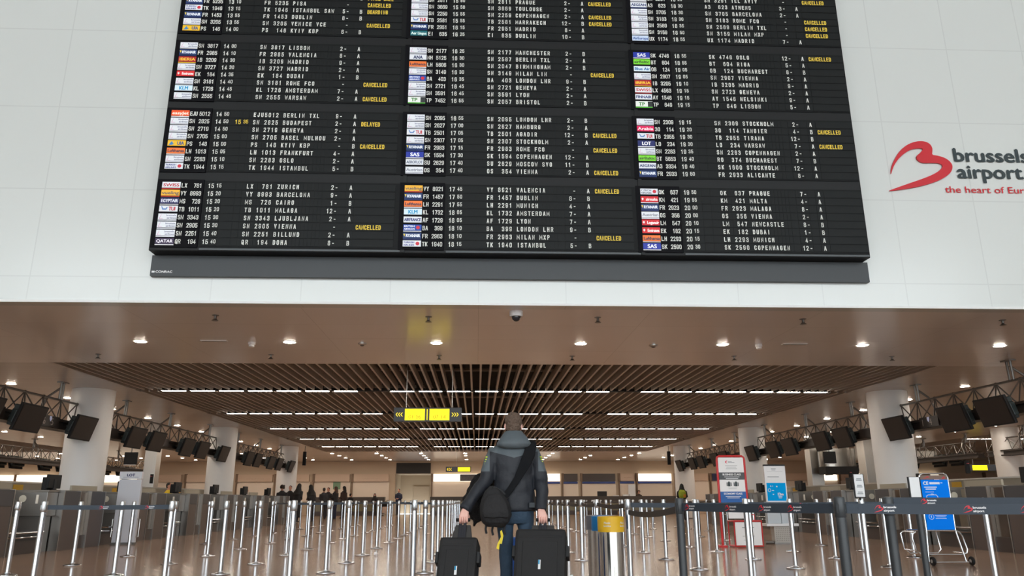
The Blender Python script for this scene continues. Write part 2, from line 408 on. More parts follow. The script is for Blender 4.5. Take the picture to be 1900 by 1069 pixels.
# recessed passage behind the dark header
struct(MB().box((-6.6, YB + 5, 0), (-3.3, YB + 5.2, 3.2)).box((-6.6, YB + .3, 0), (-6.4, YB + 5, 3.2)).box((-3.55, YB + .3, 0), (-3.35, YB + 5, 3.2)).box((-6.6, YB + .3, 3.1), (-3.3, YB + 5.2, 3.3)).obj('wall_back', mat('tan_passage', (.42, .33, .23), .6), smooth=0))
struct(MB().box((-6.3, YB - .05, 3.08), (-3.62, YB - .005, 3.88)).obj('trim_2', mat('black_header', (0.02, 0.018, 0.016), 0.6), smooth=0))
struct(MB().box((-5.3, YB + 4.94, 0), (-4.0, YB + 4.98, 2.2)).obj('door_1', mat('passage_door', (0.38, 0.29, 0.20), .5), smooth=0))
for nm, x0, x1 in (('wall_left', -62.3, -62), ('wall_right', 62, 62.3)):
    struct(MB().box((x0, YW, 0), (x1, YB + .3, CEIL + 1.2)).obj(nm, M_BACK, smooth=0))
struct(MB().box((-62, YW, 0), (-30.2, YW + .25, 5.2)).box((32.2, YW, 0), (62, YW + .25, 5.2)).obj('wall_front', M_BACK, smooth=0))
SY0, SY1 = 17.2, 49.1
FIELDS = ((-43.5, -23.4), (-9.5, 10.8), (24.7, 44.8))
s = MB()
s.box((-62, YW + .02, CEIL), (62, SY0, CEIL + .12))
struct(s.obj('ceiling', M_SOFFIT, smooth=0))
s = MB()
s.box((-62, SY1, CEIL), (62, YB, CEIL + .12))
xs = [-62] + [x for f in FIELDS for x in f] + [62]
for i in range(0, len(xs), 2): s.box((xs[i], SY0, CEIL), (xs[i + 1], SY1, CEIL + .12))
struct(s.obj('ceiling.002', M_PLANK, smooth=0))
struct(MB().box((-62, YW + .25, CEIL + 1.1), (62, YB, CEIL + 1.2)).obj('ceiling.003', M_VOID, smooth=0))
v = MB()
for a, b in FIELDS:
    v.box((a - .06, SY0, CEIL + .12), (a, SY1, CEIL + 1.1)).box((b, SY0, CEIL + .12), (b + .06, SY1, CEIL + 1.1))
    v.box((a, SY0 - .06, CEIL + .12), (b, SY0, CEIL + 1.1)).box((a, SY1, CEIL + .12), (b, SY1 + .06, CEIL + 1.1))
struct(v.obj('ceiling.004', M_VOID, smooth=0))
STRIPY = (21.7, 27.5, 33.38, 39.07, 44.65)
for a, b in FIELDS:
    s = MB(); n = int((b - a) / .2333)
    edges = [SY0] + [q for y in STRIPY for q in (y - .20, y + .16)] + [SY1]
    for i in range(n + 1):
        x = a + .03 + i * (b - a - .06) / n
        for k in range(0, len(edges), 2):
            s.box((x - .024, edges[k], CEIL - .0), (x + .024, edges[k + 1], CEIL + .20))
    # carrier bars and pipes above the slats
    for k in range(0, len(edges), 2):
        m_ = (edges[k] + edges[k + 1]) / 2; s.box((a, m_ - .03, CEIL + .2), (b, m_ + .03, CEIL + .26))
    struct(s.obj('ceiling', M_SLAT, smooth=0))

# ------------------------------------------------------------------ strip lights between the slats
ORD = ['first', 'second', 'third', 'fourth', 'fifth', 'sixth', 'seventh', 'eighth', 'ninth', 'tenth', 'eleventh', 'twelfth', 'thirteenth', 'fourteenth', 'fifteenth', 'sixteenth', 'seventeenth', 'eighteenth', 'nineteenth', 'twentieth']
def nth(i): return ORD[i] if i < len(ORD) else '%dth' % (i + 1)
lampme = MB().box((-.322, -.048, -.014), (.322, .048, -.0062)).mesh('lamp', M_LAMP, 0)
for fi, (a, b) in enumerate(FIELDS):
    where = ('over the far left aisle', 'over the middle aisle', 'over the far right aisle')[fi]
    for k, y in enumerate(STRIPY):
        if fi != 1 and k in (0, 4): continue
        t = thing('strip_light', '%s row of strip lights from the front, slatted ceiling %s' % (nth(k), where), 'ceiling light', ((a + b) / 2, y, CEIL + .01), 0, 'strip lights in the slatted ceiling')
        w = b - a - 1.2
        MB().box((-w / 2, -.075, -.006), (w / 2, .075, .07)).obj('housing', M_BLACKM, t, 0)
        MB().box((-w / 2 + .4, -.012, .07), (-w / 2 + .42, .012, 1.08)).obj('suspension', M_BLACKM, t, 0); MB().box((w / 2 - .42, -.012, .07), (w / 2 - .4, .012, 1.08)).obj('suspension', M_BLACKM, t, 0)
        n = int(w / .765)
        miss = (7, 16)
        for i in range(n):
            if i in miss: continue
            o = bpy.data.objects.new('lamp', lampme); COL.objects.link(o); o.parent = t; o.location = (-w / 2 + (i + .5) * w / n, 0, 0)

# ------------------------------------------------------------------ round downlights
dl = thing('downlight', 'x', 'ceiling light', (0, 0, 0), 0, 'round downlights in the ceiling')
MB().lathe([(.11, .006), (.14, .006), (.14, -.004), (.11, -.006)], n=20).obj('trim_ring', M_WHITE, dl)
MB().lathe([(.100, -.010), (.108, -.0065)], n=12).obj('lens', M_DOWN, dl)
first = [dl]
def down(x, y, label):
    if first: o = first.pop(); o.location = (x, y, CEIL); o['label'] = label
    else: dup(dl, (x, y, CEIL), None, label)
for i in range(-6, 10):
    if -18 < -6.53 + 2.855 * i < 22:
        x = -6.53 + 2.855 * i
        down(x, 14.77, 'round downlight in the front soffit, %s from the left of its row' % nth(i + 4 if i > -5 else 0))
for side, xx in (('left', (-12.2, -15.05, -17.9, -20.7)), ('right', (13.45, 16.3, 19.15, 22.0))):
    for j, x in enumerate(xx):
        for k in range(10):
            y = 20.42 + 2.87 * k
            if j and (k * 3 + j * 5) % 7 in (0, 3): continue
            down(x, y, 'round downlight above the %s desks, %s from the front, %s line from the aisle' % (side, nth(k), nth(j)))
for r in range(4):
    for i in range(-9, 12):
        x = -9.4 + 2.87 * i
        if (i * 5 + r) % 13 == 4: continue
        y = 50.9 + 2.65 * r
        down(x, y, 'small downlight near the back wall, %s row behind the slats, %s from the left' % (nth(r), nth(i + 9)))

# ------------------------------------------------------------------ small fittings on the soffit
sp = thing('sprinkler', 'x', 'sprinkler', (0, 0, 0), 0, 'sprinkler heads under the soffit')
MB().lathe([(.05, 0), (.05, -.006), (.018, -.01), (.018, -.05), (.008, -.05)], n=12).obj('body', M_DSTEEL, sp)
MB().lathe([(.006, -.05), (.045, -.075), (.05, -.08), (.006, -.082)], n=12).obj('deflector', M_DSTEEL, sp)
MB().tube([(.016, 0, -.045), (.022, 0, -.06), (.004, 0, -.078)], .004, 5).tube([(-.016, 0, -.045), (-.022, 0, -.06), (-.004, 0, -.078)], .004, 5).obj('yoke', M_DSTEEL, sp)
pos = [(-4.38, 12.56), (-.84, 12.57), (2.03, 12.53), (5.59, 12.55), (9.12, 12.53), (-7.97, 16.15), (-4.38, 16.12), (-.83, 16.14), (2.03, 16.14), (5.54, 16.05), (9.01, 16.0)]
for i, (x, y) in enumerate(pos):
    lb = 'small sprinkler head, %s from the left in the soffit row %s' % ((nth(i), 'near the wall') if i < 5 else (nth(i - 5), 'beside the slats'))
    if i == 0: sp.location = (x, y, CEIL); sp['label'] = lb; sp.scale = (1.15, 1.15, 1.15)
    else: dup(sp, (x, y, CEIL), None, lb)
for i, (x, y) in enumerate(((-4.41, 14.8), (5.61, 14.75))):
    t = thing('smoke_detector', 'white drum shaped detector on the soffit at the %s' % ('left', 'right')[i], 'detector', (x, y, CEIL), 0, 'detectors on the soffit')
    MB().lathe([(.07, 0), (.07, -.05), (.06, -.055)], n=16).obj('base', M_WHITE, t); MB().lathe([(.055, -.055), (.055, -.09), (.04, -.1)], n=16).obj('cap', M_WHITE, t)
for i, (x, y) in enumerate(((-5.09, 14.66), (6.31, 14.68))):
    t = thing('slot_vent', 'thin pale slot vent on the soffit at the %s' % ('left', 'right')[i], 'vent', (x, y, CEIL), 0, 'slot vents on the soffit')
    MB().box((-.25, -.05, -.02), (.25, .05, 0)).obj('frame', M_PLAIN, t, 0); MB().box((-.23, -.012, -.023), (.23, .012, -.0205)).obj('slot', M_BLACKM, t, 0)
for i, (x, y) in enumerate(((-2.28, 14.85), (3.51, 14.86))):
    t = thing('motion_sensor', 'small grey ceiling sensor on the soffit, %s of the middle' % ('left', 'right')[i], 'sensor', (x, y, CEIL), 0, 'sensors on the soffit')
    MB().lathe([(.085, 0), (.085, -.025), (.06, -.04)], n=16).obj('base', M_STEEL, t); MB().ball((0, 0, -.035), (.045, .045, .03)).obj('dome', M_DSTEEL, t)
t = thing('dome_camera', 'white dome security camera under the white wall edge', 'camera', (.62, 12.15, CEIL))
MB().lathe([(.11, 0), (.11, -.07), (.10, -.09)], n=24).obj('housing', M_WHITE, t)
MB().ball((0, 0, -.09), (.075, .075, .08), 18, 10).obj('dome', mat('smoked_dome', (.03, .03, .035), .08), t)

# ------------------------------------------------------------------ columns
cd = thing('column', 'x', 'column', (0, 0, 0), 0, 'round white columns')
MB().lathe([(.55, .05), (.55, CEIL)], n=40).obj('shaft', M_COLUMN, cd)
MB().lathe([(.62, 0), (.62, .05)], n=40).obj('base_ring', M_DSTEEL, cd)
done = False
for x, sd in ((-10.65, 'left row'), (11.87, 'right row'), (-21.9, 'outer left row'), (23.2, 'outer right row')):
    for k, y in enumerate((21.65, 33.0, 44.4)):
        lb = 'round white column, %s from the front in the %s beside the check-in desks' % (nth(k), sd)
        if not done: cd.location = (x, y, 0); cd['label'] = lb; done = True
        else: dup(cd, (x, y, 0), None, lb)
for i, (x, y, w, lb) in enumerate(((-15.5, 38, .55, 'square steel pillar behind the left desks and monitors'), (-12.6, 38.4, .5, 'square grey pillar touching the second left column in view'), (16.7, 38, .6, 'square steel pillar behind the right desks, beside the steel cabinet'), (19.5, 38, .75, 'wide square pillar behind the first right column'))):
    t = thing('square_pillar', lb, 'pillar', (x, y, 0), 0, 'square pillars in the desk islands')
    MB().box((-w / 2, -w / 2, 0), (w / 2, w / 2, CEIL)).obj('cladding', M_STEEL if i != 1 else M_PLAIN, t, 0, bevel=.01)
    MB().box((-w / 2 - .02, -w / 2 - .02, 0), (w / 2 + .02, w / 2 + .02, .15)).obj('skirting', M_DSTEEL, t, 0)

# ------------------------------------------------------------------ shop fronts along the back wall
DARKF = mat('unlit_sign_face', srgb(62, 50, 42), .4); NAVYF = mat('navy_sign_face', srgb(30, 32, 78), .4); BLUEF = mat('blue_strip', srgb(40, 62, 130), .4)
POSTF = mat('bronze_upright', srgb(120, 95, 72), .4)
UNITS = [(-41.5, -38.0, 'L', 0), (-37.8, -35.2, 'L', 0), (-35.0, -32.1, 'L', 0), (-31.7, -28.9, 'L', 0), (-28.7, -26.0, 'L', 0), (-25.5, -22.6, 'B', 0), (-22.3, -18.8, 'B', 0), (-18.43, -15.69, 'B', 0), (-15.48, -12.89, 'B', 0), (-12.56, -9.8, 'B', 0), (-9.59, -6.81, 'B', 0),
         (-3.45, .9, 'P', 0), (1.1, 3.6, 'B', 0), (3.8, 6.55, 'L', 1), (6.75, 7.94, 'D', 1), (8.23, 10.91, 'D', 1), (11.21, 12.41, 'B', 1), (12.62, 15.36, 'L', 1), (15.7, 18.29, 'B', 0), (18.5, 20.6, 'N', 0), (21.0, 24.0, 'B', 0), (24.3, 27.2, 'B', 0), (27.4, 28.7, 'L', 0), (28.9, 30.03, 'B', 0), (30.33, 33.5, 'L', 0), (33.8, 37, 'L', 0), (37.3, 40.5, 'B', 0), (40.8, 44, 'B', 0)]
NM = {'L': 'lit white', 'B': 'unlit beige', 'D': 'dark brown', 'N': 'navy blue', 'P': 'half lit'}
for i, (a, b, ty, bl) in enumerate(UNITS):
    c = (a + b) / 2; w = b - a
    sidew = 'left of the passage' if b < -5 else 'right of the passage'
    idx = nth(sum(1 for u in UNITS[:i] if (u[1] < -5) == (b < -5)))
    t = thing('counter_kiosk', '%s kiosk on the back wall, %s from the left, %s' % (NM[ty], idx, sidew), 'kiosk', (c, YB, 0), 0, 'kiosk fronts along the back wall')
    MB().box((-w / 2, -.06, 1.0), (w / 2, -.01, 2.46)).obj('shutter', M_BEIGE, t, 0)
    f = {'L': M_LIT, 'B': mat('beige_sign_face', srgb(205, 180, 158), .35), 'D': DARKF, 'N': NAVYF, 'P': M_LIT}[ty]
    sg = MB().box((-w / 2 + .06, -.22, 2.47), (w / 2 - .06, -.02, 3.02)).obj('sign_box', f, t, 0)
    if ty in 'LB' and (i * 7) % 3:
        m_ = MB(); rr = random.Random(i)
        for q in range(12): xq = -w * .25 + q * w * .042; m_.prism([(0, 0), (.05, .02), (w * .03, .05 + rr.random() * .05), (w * .02, .01)], (xq, -.223, 2.66 + rr.random() * .05), (1, 0, 0), (0, 0, 1), .003)
        m_.obj('sign_lettering', mat('tan_print', srgb(150, 110, 80), .5), sg, 0)
    if ty == 'P': MB().box((-.05, -.226, 2.49), (w / 2 - .1, -.221, 3.0)).obj('dark_print', mat('patterned_print', srgb(74, 68, 70), .4, noise_amt=.8, noise_scale=9), sg, 0)
    MB().box((-w / 2 - .13, -.2, 2.44), (-w / 2 + .05, -.01, 3.06)).box((-w / 2 - .1, -.16, .0), (-w / 2, -.01, 2.44)).obj('upright', POSTF, t, 0)
    if bl: MB().box((-w / 2 + .02, -.12, 2.27), (w / 2 - .05, -.07, 2.43)).obj('blue_band', BLUEF, t, 0)
def counter(x0, x1, y, lb):
    t = thing('service_counter', lb, 'counter', ((x0 + x1) / 2, y, 0), 0, 'long dark counters before the back wall')
    w = x1 - x0
    MB().box((-w / 2, -.3, .30), (w / 2, -.25, .95)).obj('glass_front', mat('olive_counter_glass', srgb(104, 98, 74), .25), t, 0)
    MB().box((-w / 2, -.36, .95), (w / 2, .4, 1.30)).obj('counter_top', mat('dark_counter_top', srgb(62, 56, 52), .5), t, 0)
    MB().box((-w / 2 + .02, -.28, 0), (w / 2 - .02, .35, .30)).obj('plinth', M_KICK, t, 0)
    n = max(1, int(w / 3))
    for i in range(n): MB().box((-w / 2 + (i + .5) * w / n - .25, -.5, .02), (-w / 2 + (i + .5) * w / n + .25, -.37, .22)).obj('bumper', mat('tan_bumper', srgb(160, 130, 100), .5), t, 0)
counter(-3.4, 15.2, 58, 'long dark counter on the right, in front of the back wall kiosks')
counter(-11.8, -6.7, 58, 'dark counter left of the passage, in front of the beige kiosks')
counter(-31, -13.5, 58, 'long dark counter at the far left, behind the desk islands')
# notice hung inside one kiosk and a bright poster
tag(MB().box((-11.1, YB - .1, 1.9), (-10.55, YB - .07, 2.45)).obj('poster', mat('green_poster', srgb(120, 150, 120), .5), smooth=0), 'small green poster on the beige shutter behind the waiting people', 'poster')
tag(MB().box((8.9, 57.9, 1.3), (9.6, 58.0, 1.65)).obj('notice_board', M_BLACKM, smooth=0), 'small black notice board standing on the right counter', 'board')
tag(MB().box((11.8, 60.9, 0.0), (12.35, 61.0, 2.2)).obj('roll_up_banner', M_WHITE, smooth=0), 'white roll-up banner standing behind the right counter', 'banner')
for i, x in enumerate((10.3, 11.0, 11.5)):
    tag(MB().box((x - .2, 57.9, 1.3), (x + .2, 58.2, 1.36 + .05 * i)).obj('paper_stack', M_WHITE, smooth=0), 'white paper stack on the right counter, %s of three from the left' % nth(i), 'paper', 'paper stacks on the right counter')

# ------------------------------------------------------------------ hanging direction signs
def chevrons(mb, x, z, y, s, d, n=3, st=None):
    for i in range(n):
        cx = x + i * (st or s * .62); p = [(0, 0), (s * .22, 0), (s * .62, s * .5), (s * .22, s), (0, s), (s * .40, s * .5)]
        if d < 0: p = [(s * .62 - a, b) for a, b in p]
        mb.prism(p, (cx, y, z - s / 2), (1, 0, 0), (0, 0, 1), .004)
def direction_sign(label, x0, x1, z0, z1, y, panes, left, right, rods, words=None):
    t = thing('direction_sign', label, 'sign', ((x0 + x1) / 2, y, z0)); cx = (x0 + x1) / 2
    MB().box((x0 - cx, -.06, 0), (x1 - cx, .06, z1 - z0)).obj('casing', mat('slate_sign_casing', srgb(58, 62, 70), .45), t, 0, bevel=.008)
    h = z1 - z0
    for i, (a, b) in enumerate(panes):
        p = MB().box((a - cx, -.068, h * .10), (b - cx, -.058, h * .90)).obj('lit_panel', M_YEL, t, 0)
        if words:
            m_ = MB(); text(m_, words[i], ((a + b) / 2 - cx, -.0685, h * .2), (1, 0, 0), (0, 0, 1), h * .27, align='c'); m_.obj('number_lettering', mat('olive_digit', srgb(170, 150, 20), .5, emit=.25, ecol=(.5, .42, .0)), p)
    if len(panes) > 1: g = (panes[0][1] + panes[1][0]) / 2 - cx; MB().box((g - .010, -.066, h * .12), (g + .010, -.058, h * .88)).obj('divider', M_YEL, t, 0)
    ar = mat('yellow_arrow', (1, .80, .05), .5, emit=.8, ecol=(1, .78, 0))
    if left: m_ = MB(); chevrons(m_, x0 - cx + left[0], h / 2, -.062, left[1], -1); m_.obj('left_arrows', ar, t, 0)
    if right: m_ = MB(); chevrons(m_, right[0] - cx, h / 2, -.062, right[1], 1); m_.obj('right_arrows', ar, t, 0)
    for r in rods: MB().tube([(r - cx, 0, h), (r - cx, 0, CEIL + .24 - z0)], .009, 8).obj('hanger_rod', M_STEEL, t)
direction_sign('lit yellow direction sign with double arrows hanging in the middle of the slatted ceiling', -1.96, -.37, 2.79, 3.12, 18.12, ((-1.70, -1.235), (-1.125, -.66)), (.045, .09), (-.61, .09), (-1.68, -.60), ('01-06', '07-14'))
direction_sign('small yellow lit sign hanging near the back wall, above the passage side', -1.87, -.36, 2.67, 2.98, 47, ((-1.15, -.42),), (.06, .16), None, (-1.24,))
direction_sign('yellow lit sign with dark end hanging in the far right aisle', 25.7, 27.3, 2.42, 2.74, 40, ((26.0, 26.8),), None, None, (26.1, 27))
# ================================================================== FLIGHT BOARD
BF = 11.40      # front plane of the board
M_BOARD = mat('board_casing', srgb(24, 26, 28), .5, spec=.3)
M_PANEL = mat('board_panel', srgb(15, 17, 19), .55, spec=.2)
M_FLAP = mat('split_flap_cell', srgb(25, 28, 29), .5, spec=.2)
M_SLOT = mat('status_slot', srgb(46, 50, 51), .5)
M_LCD = mat('black_side_screen', (.005, .005, .007), .6, spec=.1)
M_LET = mat('white_flap_letter', (.84, .86, .82), .6)
M_STAT = mat('yellow_flap_letter', srgb(244, 212, 72), .6)
BOARD = """1,0,3|FR|FR|5231|13|05|||B|FINAL CALL|
1,0,4|FR|FR|5235|13|10|FR 5235 PISA|||CANCELLED|
1,0,5|TK|TK|1946|13|15|TK 1946 ISTANBUL SAW|5|B|BOARDING|
1,0,6|FR|FR|1453|13|55|FR 1453 DUBLIN|8|B||
1,0,7|SN|SN|3205|13|55|SN 3205 VENICE VCE|||CANCELLED|
1,0,8|PS|PS|146|14|00|PS  146 KYIV KBP|6|B||
1,1,1|SN|SN|3817|14|00|SN 3817 LISBON|2|A||
1,1,2|FR|FR|2985|14|10|FR 2985 VALENCIA|8|A||
1,1,3|IB|IB|3209|14|30|IB 3209 MADRID|9|A||
1,1,4|SN|SN|3727|14|30|SN 3727 MADRID|2|A||
1,1,5|EK|EK|184|14|35|EK  184 DUBAI|1|B||
1,1,6|SN|SN|3181|14|40|SN 3181 ROME FCO|||CANCELLED|
1,1,7|KL|KL|1726|14|45|KL 1726 AMSTERDAM|7|A||
1,1,8|SN|SN|2555|14|45|SN 2555 WARSAW|2|A|CANCELLED|
1,2,1|U2|EJU|5012|14|50|EJU5012 BERLIN TXL|9|A||
1,2,2|SN|SN|2825|14|50|SN 2825 BUDAPEST|2|A|DELAYED|15 35
1,2,3|SN|SN|2719|14|50|SN 2719 GENEVA|2|A||
1,2,4|SN|SN|2705|15|00|SN 2705 BASEL MULHOU|2|A||
1,2,5|PS|PS|148|15|00|PS  148 KYIV KBP||B|CANCELLED|
1,2,6|LH|LH|1013|15|05|LH 1013 FRANKFURT|4|A||
1,2,7|SN|SN|2283|15|10|SN 2283 OSLO|2|A||
1,2,8|TK|TK|1944|15|15|TK 1944 ISTANBUL|5|B||
1,3,1|LX|LX|781|15|15|LX  781 ZURICH|2|A||
1,3,2|VY|VY|8993|15|20|VY 8993 BARCELONA|9|A||
1,3,3|MS|MS|726|15|20|MS  726 CAIRO|1|B||
1,3,4|TB|TB|1011|15|20|TB 1011 MALAGA|12|A||
1,3,5|SN|SN|3343|15|30|SN 3343 LJUBLJANA|2|A||
1,3,6|SN|SN|2905|15|30|SN 2905 VIENNA|||CANCELLED|
1,3,7|SN|SN|2251|15|40|SN 2251 BILLUND|2|A||
1,3,8|QR|QR|194|15|40|QR  194 DOHA|8|B||
2,0,3|SN|SN|2811|15|50|SN 2811 PRAGUE|2|A|CANCELLED|
2,0,4|SN|SN|3669|15|50|SN 3669 TOULOUSE|2|A||
2,0,5|SN|SN|2259|15|55|SN 2259 COPENHAGEN|2|A|CANCELLED|
2,0,6|TB|TB|2581|15|55|TB 2581 MARRAKECH|12|B|CANCELLED|
2,0,7|FR|FR|2951|16|15|FR 2951 MADRID|8|A||
2,0,8|EI|EI|635|16|25|EI  635 DUBLIN|10|B||
2,1,1|SN|SN|2177|16|25|SN 2177 MANCHESTER|2|B||
2,1,2|NH|NH|5125|16|30|SN 2587 BERLIN TXL|2|A||
2,1,3|LH|LH|5606|16|30|SN 2047 BIRMINGHAM|2|B||
2,1,4|SN|SN|3149|16|30|SN 3149 MILAN LIN|||CANCELLED|
2,1,5|BA|BA|403|16|35|BA  403 LONDON LHR|9|B||
2,1,6|SN|SN|2721|16|45|SN 2721 GENEVA|2|A||
2,1,7|SN|SN|3591|16|45|SN 3591 LYON|2|A||
2,1,8|TP|TP|7452|16|55|SN 2057 BRISTOL|2|B||
2,2,1|SN|SN|2095|16|55|SN 2095 LONDON LHR|2|B||
2,2,2|SN|SN|2627|17|00|SN 2627 HAMBURG|2|A||
2,2,3|TB|TB|2501|17|05|TB 2501 AGADIR|12|B|CANCELLED|
2,2,4|SN|SN|2307|17|05|SN 2307 STOCKHOLM|2|A||
2,2,5|FR|FR|2983|17|15|FR 2983 ROME FCO|||CANCELLED|
2,2,6|SK|SK|1594|17|30|SK 1594 COPENHAGEN|12|A||
2,2,7|SU|SU|2629|17|40|SU 2629 MOSCOW SVO|11|B||
2,2,8|OS|OS|354|17|40|OS  354 VIENNA|2|A|CANCELLED|
2,3,1|VY|VY|8921|17|45|VY 8921 VALENCIA||A|CANCELLED|
2,3,2|FR|FR|1457|17|50|FR 1457 DUBLIN|8|B||
2,3,3|LH|LH|2291|17|55|LH 2291 MUNICH|4|A||
2,3,4|KL|KL|1732|18|05|KL 1732 AMSTERDAM|7|A||
2,3,5|AF|AF|1729|18|05|AF 1729 LYON|7|A||
2,3,6|BA|BA|399|18|10|BA  399 LONDON LHR|9|B||
2,3,7|FR|FR|2963|18|10|FR 2963 MILAN MXP|||CANCELLED|
2,3,8|TK|TK|1940|18|15|TK 1940 ISTANBUL|5|B||
3,0,2|SN|SN|3291|18|25|SN 3291 TEL AVIV|||CANCELLED|
3,0,3|A3|A3|623|18|30|A3  623 ATHENS|3|A||
3,0,4|SN|SN|3705|18|30|SN 3705 BARCELONA|2|A||
3,0,5|SN|SN|3183|18|30|SN 3183 ROME FCO|||CANCELLED|
3,0,6|SN|SN|2589|18|35|SN 2589 BERLIN TXL|||CANCELLED|
3,0,7|SN|SN|3159|18|50|SN 3159 MILAN MXP|||CANCELLED|
3,0,8|UX|UX|1174|18|55|UX 1174 MADRID|7|A||
3,1,1|SK|SK|4746|18|55|SK 4746 OSLO|12|A|CANCELLED|
3,1,2|BT|BT|604|18|55|BT  604 RIGA|5|A||
3,1,3|0B|0B|124|19|05|0B  124 BUCHAREST|8|B||
3,1,4|SN|SN|2907|19|05|SN 2907 VIENNA|2|A||
3,1,5|IB|IB|3205|19|10|IB 3205 MADRID|9|A||
3,1,6|LX|LX|4563|19|15|SN 2723 GENEVA|2|A||
3,1,7|AY|AY|1546|19|15|AY 1546 HELSINKI|9|A||
3,1,8|TP|TP|649|19|15|TP  649 LISBON|5|A||
3,2,1|SN|SN|2309|19|15|SN 2309 STOCKHOLM|2|A||
3,2,2|3O|3O|114|19|20|3O  114 TANGIER|4|B|CANCELLED|
3,2,3|TB|TB|2955|19|30|TB 2955 TIRANA|12|B||
3,2,4|LO|LO|234|19|30|LO  234 WARSAW|7|A|CANCELLED|
3,2,5|SN|SN|2263|19|35|SN 2263 COPENHAGEN|2|A||
3,2,6|BT|BT|5653|19|40|RO  374 BUCHAREST|7|B||
3,2,7|A3|A3|3334|19|40|SK 1600 STOCKHOLM|12|A||
3,2,8|FR|FR|2933|19|50|FR 2933 ALICANTE|8|A||
3,3,1|OK|OK|637|19|50|OK  637 PRAGUE|7|A||
3,3,2|KM|KM|421|19|55|KM  421 MALTA|4|A||
3,3,3|FR|FR|2923|20|00|FR 2923 MALAGA|8|A||
3,3,4|OS|OS|356|20|00|OS  356 VIENNA|2|A||
3,3,5|LM|LM|547|20|10|LM  547 NEWCASTLE|8|B||
3,3,6|EK|EK|182|20|15|EK  182 DUBAI|1|B||
3,3,7|LH|LH|2293|20|15|LH 2293 MUNICH|4|A||
3,3,8|SK|SK|2590|20|30|SK 2590 COPENHAGEN|12|A||"""
# airline plates: background, text colour, text, under-line colour
WH = (226, 230, 238)
AIR = {'SN': (WH, (128, 132, 155), 'brussels/airlines', WH), 'FR': ((20, 52, 104), (235, 240, 250), 'RYANAIR', (30, 50, 110)), 'TK': (WH, (70, 80, 150), 'TURKISH/AIRLINES', None), 'PS': ((240, 190, 40), (60, 90, 140), 'UIA', None), 'IB': ((170, 25, 40), (250, 200, 60), 'IBERIA', (240, 190, 50)), 'EK': ((214, 34, 40), (250, 235, 235), 'Emirates', None), 'KL': ((214, 236, 248), (20, 150, 200), 'KLM', None), 'U2': ((238, 84, 30), (255, 240, 225), 'easyJet', (240, 240, 240)), 'LH': ((238, 120, 50), (60, 50, 70), 'Lufthansa', (235, 235, 240)), 'LX': (WH, (190, 40, 50), 'SWISS', (190, 40, 45)), 'VY': ((240, 180, 50), (110, 100, 90), 'vueling', (200, 60, 40)), 'MS': ((28, 30, 86), (225, 228, 240), 'EGYPTAIR', (235, 235, 240)), 'TB': (WH, (190, 50, 60), 'TUI', None), 'QR': ((46, 30, 66), (235, 230, 240), 'QATAR', (235, 235, 240)), 'EI': ((10, 100, 110), (220, 240, 235), 'Aer Lingus', None), 'NH': (WH, (20, 40, 90), 'ANA', None), 'BA': ((30, 70, 165), (235, 240, 250), 'BRITISH/AIRWAYS', WH), 'TP': ((235, 240, 235), (60, 130, 60), 'TP', (90, 200, 60)), 'SK': ((26, 48, 160), (240, 242, 250), 'SAS', (235, 235, 245)), 'SU': (WH, (110, 120, 140), 'AEROFLOT', None), 'OS': (WH, (150, 155, 165), 'Austrian', WH), 'AF': (WH, (60, 70, 130), 'AIRFRANCE', None), 'A3': (WH, (40, 60, 110), 'AEGEAN', (30, 50, 110)), 'UX': ((200, 215, 238), (80, 110, 170), 'AirEuropa', None), 'BT': ((120, 215, 50), (60, 90, 40), 'airBaltic', None), '0B': ((220, 235, 245), (40, 110, 170), 'Blue Air', None), 'AY': (WH, (40, 60, 120), 'FINNAIR', None), '3O': ((222, 20, 90), (250, 235, 240), 'Arabia', None), 'LO': ((24, 34, 100), (245, 245, 250), 'LOT', (235, 235, 245)), 'OK': (WH, (110, 115, 130), 'CZECH/AIRLINES', None), 'KM': ((210, 30, 40), (250, 235, 235), 'airmalta', WH), 'LM': ((205, 30, 45), (250, 235, 235), 'Loganair', None)}
def flatmat(rgb, e=0.22):
    c = srgb(*rgb); return mat('display_%02x%02x%02x' % rgb, c, .45, emit=e)
bt = thing('departure_board', 'huge black split-flap departure board with three columns of flights on the white wall', 'flight board', (0, 0, 0))
MB().box((-5.10, BF, 4.745), (6.30, YW - .06, 12.2)).obj('casing', M_BOARD, bt, 0, bevel=.012)
MB().box((-5.13, YW - .09, 4.405), (6.36, YW - .005, 4.74)).obj('lower_fascia', mat('fascia_grey', srgb(58, 62, 66), .45), bt, 0)
m_ = MB(); text(m_, 'CONRAC', (-5.05, YW - .093, 4.455), (1, 0, 0), (0, 0, 1), .034, bold=.08, sx=1.25); m_.cbox((-5.085, YW - .092, 4.47), (.045, .003, .03)); m_.obj('maker_lettering', M_WHITE, bt, 0)
TX = {1: -3.70, 2: .11, 3: 3.915}
GZ = {0: 9.609, 1: 8.345, 2: 7.085, 3: 5.825}
RP = .1337
for c in (1, 2, 3):
    T = TX[c]
    # raised column surface and dark gutters
    for g in range(-1, 4):
        z1 = (GZ[g] if g >= 0 else GZ[0] + 1.263) + .088; z0 = z1 - 7 * RP - .17
        MB().box((T - .655, BF - .012, z0), (min(T + 2.46, 6.285), BF + .01, z1)).obj('flap_panel', M_PANEL, bt, 0)
        q = MB().box((T - 1.38, BF - .022, z0 - .015), (T - .66, BF + .01, z1 + .015)).obj('side_screen', M_LCD, bt, 0)
    if c < 3: MB().box((T + 2.47, BF - .02, 4.75), (T + 2.53, BF + .01, 12.1)).obj('column_divider', M_BOARD, bt, 0)
    MB().box((T - .63, BF - .014, 4.757), (min(T + 2.46, 6.285), BF, 4.785)).obj('lower_rail', mat('rail_grey', srgb(78, 84, 88), .4), bt, 0)
